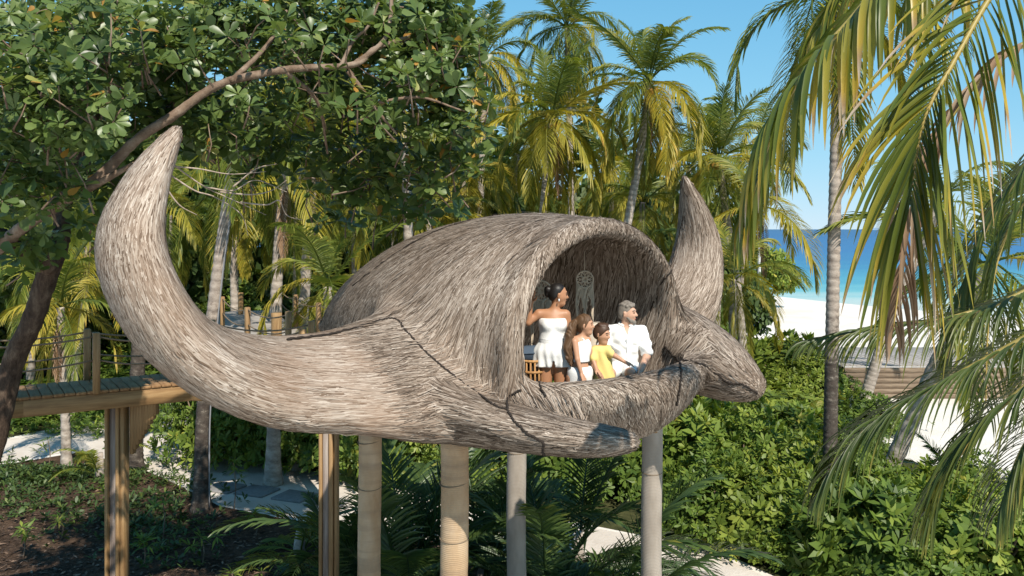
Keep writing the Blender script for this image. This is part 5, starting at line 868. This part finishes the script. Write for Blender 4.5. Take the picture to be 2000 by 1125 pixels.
SHR = [(1395, 18.8, 1.35, 1.7, 'lowest green shrub right of the pale post, over the sand'), (1500, 18.2, 1.3, 1.6, 'bright green shrub left of the tall lone trunk foot'), (1575, 17.2, 1.1, 1.35, 'green shrub touching the left of the tall lone trunk'), (1690, 16.4, 1.3, 1.5, 'green shrub just right of the tall lone trunk foot'), (1800, 15.6, 1.35, 1.5, 'green shrub at the bottom edge below the drooping leaves'), (1920, 15.8, 1.4, 1.6, 'green shrub at the bottom right corner'), (2030, 16.5, 1.4, 1.8, 'green shrub cut by the right edge near the bottom'), (1350, 22.0, 1.5, 2.2, 'dark shaded shrub directly right of the pale post'), (1455, 21.5, 1.4, 2.0, 'green shrub behind the lowest shrub, under the snout'), (1555, 20.8, 1.2, 1.7, 'green shrub left of the lone trunk at half height'), (1660, 19.6, 1.2, 1.6, 'green shrub behind the lone trunk foot'), (1770, 18.6, 1.4, 1.7, 'dark green shrub at the foot of the dark leaning palm'), (1890, 18.8, 1.4, 1.6, 'dark green shrub right of the dark leaning palm'), (1310, 26.5, 1.6, 2.0, 'sunny yellow green shrub left under the snout'), (1400, 27, 1.5, 1.7, 'sunny yellow green shrub straight below the snout'), (1530, 25.5, 1.3, 1.3, 'low green shrub between snout and lone trunk'), (1650, 25, 1.2, 1.2, 'low green shrub behind the lone trunk'), (1700, 28.5, 1.0, 1.1, 'small green shrub at the leaning pale trunk foot'), (1440, 36, 2.1, 2.2, 'rounded hedge shrub behind the snout tip'), (1525, 35, 2.2, 1.9, 'broad sunlit shrub right of the snout'), (1562, 33.2, 1.6, 1.8, 'broad shrub left of the lone trunk beside the sea wall'), (1395, 44, 1.4, 2.6, 'shrub above the snout beside the flagpole'), (1638, 33, .9, 1.2, 'shrub against the corner of the timber sea wall'), (1480, 31, 1.8, 1.2, 'low shrub under the broad sunlit shrub'),
       (405, 25.5, 1.4, 2.2, 'green shrub right of the cabled palm beside the path'), (480, 25.0, 1.5, 2.2, 'green shrub with pale tips under the wing middle'), (565, 24.5, 1.5, 2.3, 'green shrub left of the striped timber post'), (650, 24.0, 1.5, 2.4, 'green shrub behind the striped timber post'), (740, 23.5, 1.5, 2.3, 'green shrub behind the rope wrapped post'), (830, 23, 1.5, 2.3, 'green shrub between the two rope wrapped posts'), (930, 22.5, 1.5, 2.5, 'green shrub between the thickest post and the thin grey post'), (1040, 22.5, 1.6, 2.4, 'dark shrub right of the thin grey post'), (1140, 22.2, 1.6, 2.4, 'dark shrub under the near head fin'), (1235, 22.5, 1.6, 2.5, 'dark shrub left of the pale post'),
       (30, 31, 2.2, 1.0, 'low green shrub beyond the path at the far left'), (110, 31.5, 2.2, 1.0, 'low green shrub beyond the path below the boardwalk'), (190, 33, 2.2, 1.1, 'low green shrub beyond the path beside the timber walkway post'), (300, 37, 2.4, 1.2, 'low green shrub beyond the path bend'), (520, 30, 2.0, 1.4, 'green shrub under the far plank bridge'), (620, 30, 2.0, 1.6, 'green shrub below the bridge end by the dome'), (60, 40, 3, 2.4, 'dark shrub beyond the boardwalk at the far left'), (180, 42, 3, 2.6, 'dark shrub beyond the boardwalk next to the thin trunk'), (430, 38, 3, 3.4, 'dark shrub mass seen through the wing hollow'), (760, 36, 3, 3.4, 'dark shrub mass behind the dome back')]
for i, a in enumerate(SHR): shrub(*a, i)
# low ground cover along the near edge of the path and among the mulch
def ground_cover(name, area, n, size, mat, label, hgt=.2, tpl=OBLO, seed=5, z=.02):
    r = np.random.default_rng(seed); P = []
    while len(P) < n:
        a = area[r.integers(len(area))]; px = a[0] + r.normal(0, a[2]); py = a[1] + r.normal(0, a[3])
        if py < HZ + 60: continue
        x, y = gp(px, py); P.append((x, y, z + abs(r.normal(0, hgt))))
    P = np.array(P); p, D, N, L, Wd = rosettes(P, np.c_[r.normal(0, .3, (n, 2)), np.ones(n)], size * r.uniform(.6, 1.3, n), 6, (5, 65), seed, .4); V, F, k = leaves(p, D, N, L, Wd, tpl, .25, 0, False); o = add(name, npmesh(name, V, F, np.repeat(np.clip(r.normal(.45, .2, len(p)), 0, 1), k), True, [mat])); tag(o, label, 'plants', kind='stuff')
ground_cover('ground_cover', [(120, 925, 110, 9), (40, 935, 60, 10), (220, 940, 60, 10), (20, 960, 50, 30), (150, 980, 80, 40), (330, 970, 60, 40), (280, 1040, 80, 40)], 1300, .14, 'wood_leaf', 'low leafy ground cover along the near edge of the path', .08)
ground_cover('ground_cover', [(100, 845, 120, 8), (300, 800, 60, 10), (200, 830, 80, 8), (1480, 790, 60, 20), (1560, 800, 60, 20), (1600, 880, 80, 40)], 1500, .16, 'shrub_leaf', 'low green ground cover beyond the path and behind the shrubs', .2, seed=6)
def litter():
    n = 9000; r = np.random.default_rng(9); px = r.uniform(-150, 1150, n); py = 930 + r.random(n) ** .8 * 420; ok = py > np.interp(px, [-150, 0, 150, 262, 430, 700, 1150], [945, 925, 900, 920, 1000, 1045, 1110]); P = np.array([(*gp(a, b_), .022 + .02 * r.random()) for a, b_ in zip(px[ok], py[ok])]); n = len(P); az = r.uniform(0, 6.28, n); V, F, k = leaves(P, np.c_[np.cos(az), np.sin(az), r.normal(0, .15, n)], np.c_[r.normal(0, .3, (n, 2)), np.ones(n)], r.uniform(.06, .17, n), r.uniform(.03, .07, n), LANC, .1, .2); tag(add('leaf_litter', npmesh('leaf_litter', V, F, np.repeat(r.random(n), k), True, ['litter_leaf'])), 'dry brown leaf litter scattered over the mulch', 'leaves', kind='stuff')
litter()

# ------------------------------------------------------------------ young palms and small plants near the posts
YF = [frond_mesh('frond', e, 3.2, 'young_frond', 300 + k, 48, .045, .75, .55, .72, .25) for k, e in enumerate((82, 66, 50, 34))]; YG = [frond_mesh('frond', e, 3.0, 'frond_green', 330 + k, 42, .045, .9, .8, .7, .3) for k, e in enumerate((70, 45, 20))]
def young_palm(px, d, n, sc, label, seed, sun=False):
    rr = random.Random(seed); root = empty('young_palm', tuple(G(px, d)), label, 'young palm', 'young palms under the pod'); a = rr.uniform(0, 6)
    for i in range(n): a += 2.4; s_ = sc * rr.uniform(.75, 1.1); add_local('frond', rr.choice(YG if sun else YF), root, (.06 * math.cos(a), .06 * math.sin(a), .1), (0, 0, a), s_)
    V, F = tube(np.array([(0, 0, -.05), (0, 0, .3), (.02, 0, .7)]), np.array([.14, .11, .06]), 10); add_local('stem', npmesh('stem', V, F, None, True, ['palm_bark']), root)
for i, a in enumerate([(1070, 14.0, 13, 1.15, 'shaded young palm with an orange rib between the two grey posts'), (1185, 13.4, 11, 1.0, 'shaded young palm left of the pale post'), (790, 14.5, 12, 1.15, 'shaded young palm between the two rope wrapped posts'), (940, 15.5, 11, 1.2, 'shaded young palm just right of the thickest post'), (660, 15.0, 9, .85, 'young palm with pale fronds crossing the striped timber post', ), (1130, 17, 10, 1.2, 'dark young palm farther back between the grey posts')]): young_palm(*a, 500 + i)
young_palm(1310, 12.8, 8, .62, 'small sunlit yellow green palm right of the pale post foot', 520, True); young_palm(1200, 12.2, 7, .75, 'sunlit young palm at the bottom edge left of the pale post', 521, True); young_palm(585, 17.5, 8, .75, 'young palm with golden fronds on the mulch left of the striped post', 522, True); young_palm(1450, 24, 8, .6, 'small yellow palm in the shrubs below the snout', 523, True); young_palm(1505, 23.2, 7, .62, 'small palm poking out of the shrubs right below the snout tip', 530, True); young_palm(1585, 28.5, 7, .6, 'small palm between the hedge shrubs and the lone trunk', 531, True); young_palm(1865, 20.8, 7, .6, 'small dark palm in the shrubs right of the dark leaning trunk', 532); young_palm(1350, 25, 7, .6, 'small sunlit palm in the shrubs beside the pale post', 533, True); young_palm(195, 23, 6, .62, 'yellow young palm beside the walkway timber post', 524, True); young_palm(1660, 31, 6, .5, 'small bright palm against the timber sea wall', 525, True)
def sapling(px, d, h, label, seed, leaf=.24, n=3):
    r = np.random.default_rng(seed); x, y, _ = G(px, d); root = empty('sapling', (x, y, 0), label, 'sapling', 'saplings on the mulch'); P = np.array([(0, 0, -.03), (.03, .02, h * .5), (-.02, 0, h)]); V, F = tube(catmull(P, 8), np.linspace(.016, .008, 8), 6); add_local('stem', npmesh('stem', V, F, None, True, ['bark_branch']), root)
    C = np.array([(-.02, 0, h)] + [(r.normal(0, .14), r.normal(0, .14), h * r.uniform(.6, .95)) for _ in range(n)]); p, D, N, L, Wd = rosettes(C, np.c_[r.normal(0, .2, (n + 1, 2)), np.ones(n + 1)], np.full(n + 1, leaf), 10, (-15, 55), seed, .22); V, F, k = leaves(p, D, N, L, Wd, LANC, .35, .2); add_local('leaves', npmesh('leaves', V, F, np.repeat(np.clip(r.normal(.6, .2, len(p)), 0, 1), k), True, ['shrub_leaf']), root)
for i, a in enumerate([(457, 20.5, 1.1, 'tall sapling on a bare stem right of the cabled palm'), (318, 18.5, .95, 'light green sapling between walkway post and cabled palm'), (395, 17.2, .5, 'bushy bright sapling low on the mulch left of centre'), (45, 17.5, .6, 'dark spiky sapling at the lower left corner'), (120, 18.5, .5, 'dark spiky sapling left of the walkway post'), (280, 17.0, .55, 'dark sapling just right of the walkway post'), (350, 21.5, .45, 'small sapling beside the cabled palm foot'), (455, 15.8, .35, 'sapling at the bottom edge left of the striped post'), (540, 16.4, .3, 'tiny sapling in the bare brown patch'), (95, 24, .8, 'small bare-stemmed sapling by the path at the left'), (215, 20, .8, 'sapling in front of the walkway post'), (500, 18.8, .5, 'sapling under the golden young palm')]): sapling(*a, 700 + i)
def banana(px, d, label, angs, h=1.7):
    root = empty('banana_plant', tuple(G(px, d)), label, 'plant')
    for k, (az, el) in enumerate(angs):
        D = np.array([math.cos(az) * math.cos(el), math.sin(az) * math.cos(el), math.sin(el)]); n = 9; t = np.linspace(0, 1, n); Pq = np.array([D * h * u + np.array([0, 0, -.5 * u * u]) for u in t]); V, F = strip_mesh(Pq, .42, np.array([-D[0] * .3, -D[1] * .3, 1]), np.interp(t, [0, .2, .35, .7, 1], [.06, .1, .8, 1, .05]), .12); add_local('leaf', npmesh('leaf', V, F, np.full(len(V), .3 + .1 * k), True, ['young_frond']), root)
banana(800, 12.6, 'broad leaved banana plant at the bottom edge between the rope posts', ((.2, 1.0), (2.2, 1.1), (-1.0, .8), (3.6, .9)), 1.7); banana(1000, 11.2, 'broad green leaf plant at the bottom edge before the thin grey post', ((1.4, 1.2), (.3, 1.05), (2.9, 1.1)), 1.9)

# ------------------------------------------------------------------ beach things
wall = empty('sea_wall', tuple(G(1800, 34)), 'low timber sea wall topped with grey planks beside the beach', 'wall'); x0, x1 = G(1645, 34)[0], G(2150, 34)[0]
for k in range(6):
    b = MB(); b.box((0, 0, 0), (x1 - x0, .16 + .015 * (k % 3), .185), .012); add('timber', b.mesh('timber', 'sea_wall_wood'), wall, loc=((x0 + x1) / 2 + .06 * (k % 2), 34, .10 + .197 * k))
b = MB(); b.box((0, 0, 0), (.205, 5.2, .05), .006); pm = b.mesh('plank', 'deck_grey'); xx = x0
while xx < x1: add('plank', pm, wall, loc=(xx, 36.6, 1.245 + random.uniform(-.004, .004)), rot=(0, 0, random.uniform(-.003, .003))); xx += .213
b = MB(); b.box((0, 0, 0), (.3, 5, 1.1), .01); add('end_wall', b.mesh('end_wall', 'sea_wall_wood'), wall, loc=(x0 + .17, 36.7, .55))
fx, fy = gp(1483, 640); root = empty('flagpole', (fx, fy, 0), 'tall thin pale pole standing on the white beach', 'pole'); b = MB(); b.tube(np.array([(fx, fy, z) for z in (0, 2, 4, 6, 8.9)]), np.array([.12, .11, .1, .09, .07]), 10); b.build('shaft', 'metal_pole', root, True); b = MB(); b.box((fx, fy, .1), (.7, .7, .2), .03); b.build('foot', 'boat_white', root)
def hull(name, px, py, L_, w_, h_, mat, label, rz):
    x, y = gp(px, py); n = 9; V = []
    for i in range(n):
        t = -1 + 2 * i / (n - 1); wv = (1 - abs(t) ** 2.4) * w_ / 2 + .02; sh_ = h_ * (1 + .35 * abs(t) ** 2)
        V += [(t * L_ / 2, -wv, sh_), (t * L_ / 2, -wv * .6, .12 * h_ + .2 * h_ * t * t), (t * L_ / 2, 0, .2 * h_ * t * t), (t * L_ / 2, wv * .6, .12 * h_ + .2 * h_ * t * t), (t * L_ / 2, wv, sh_), (t * L_ / 2, 0, sh_ * .7)]
    F = [(i * 6 + j, i * 6 + (j + 1) % 6, (i + 1) * 6 + (j + 1) % 6, (i + 1) * 6 + j) for i in range(n - 1) for j in range(6)] + [tuple(range(6))[::-1], tuple(range((n - 1) * 6, n * 6))]; tag(add(name, npmesh(name, V, F, None, True, [mat]), None, (x, y, .0), (0, 0, rz)), label, 'boat', 'small craft on the beach')
hull('small_boat', 1463, 626, 3.2, .9, .6, 'boat_dark', 'small dark craft lying on the sand left of the pole', .5); hull('small_boat', 1447, 655, 2.0, .9, .5, 'boat_white', 'small white craft on the sand behind the shrubs', -.4); hull('small_boat', 1462, 650, 1.5, .7, .5, 'boat_blue', 'small blue craft on the sand below the pole', .9)
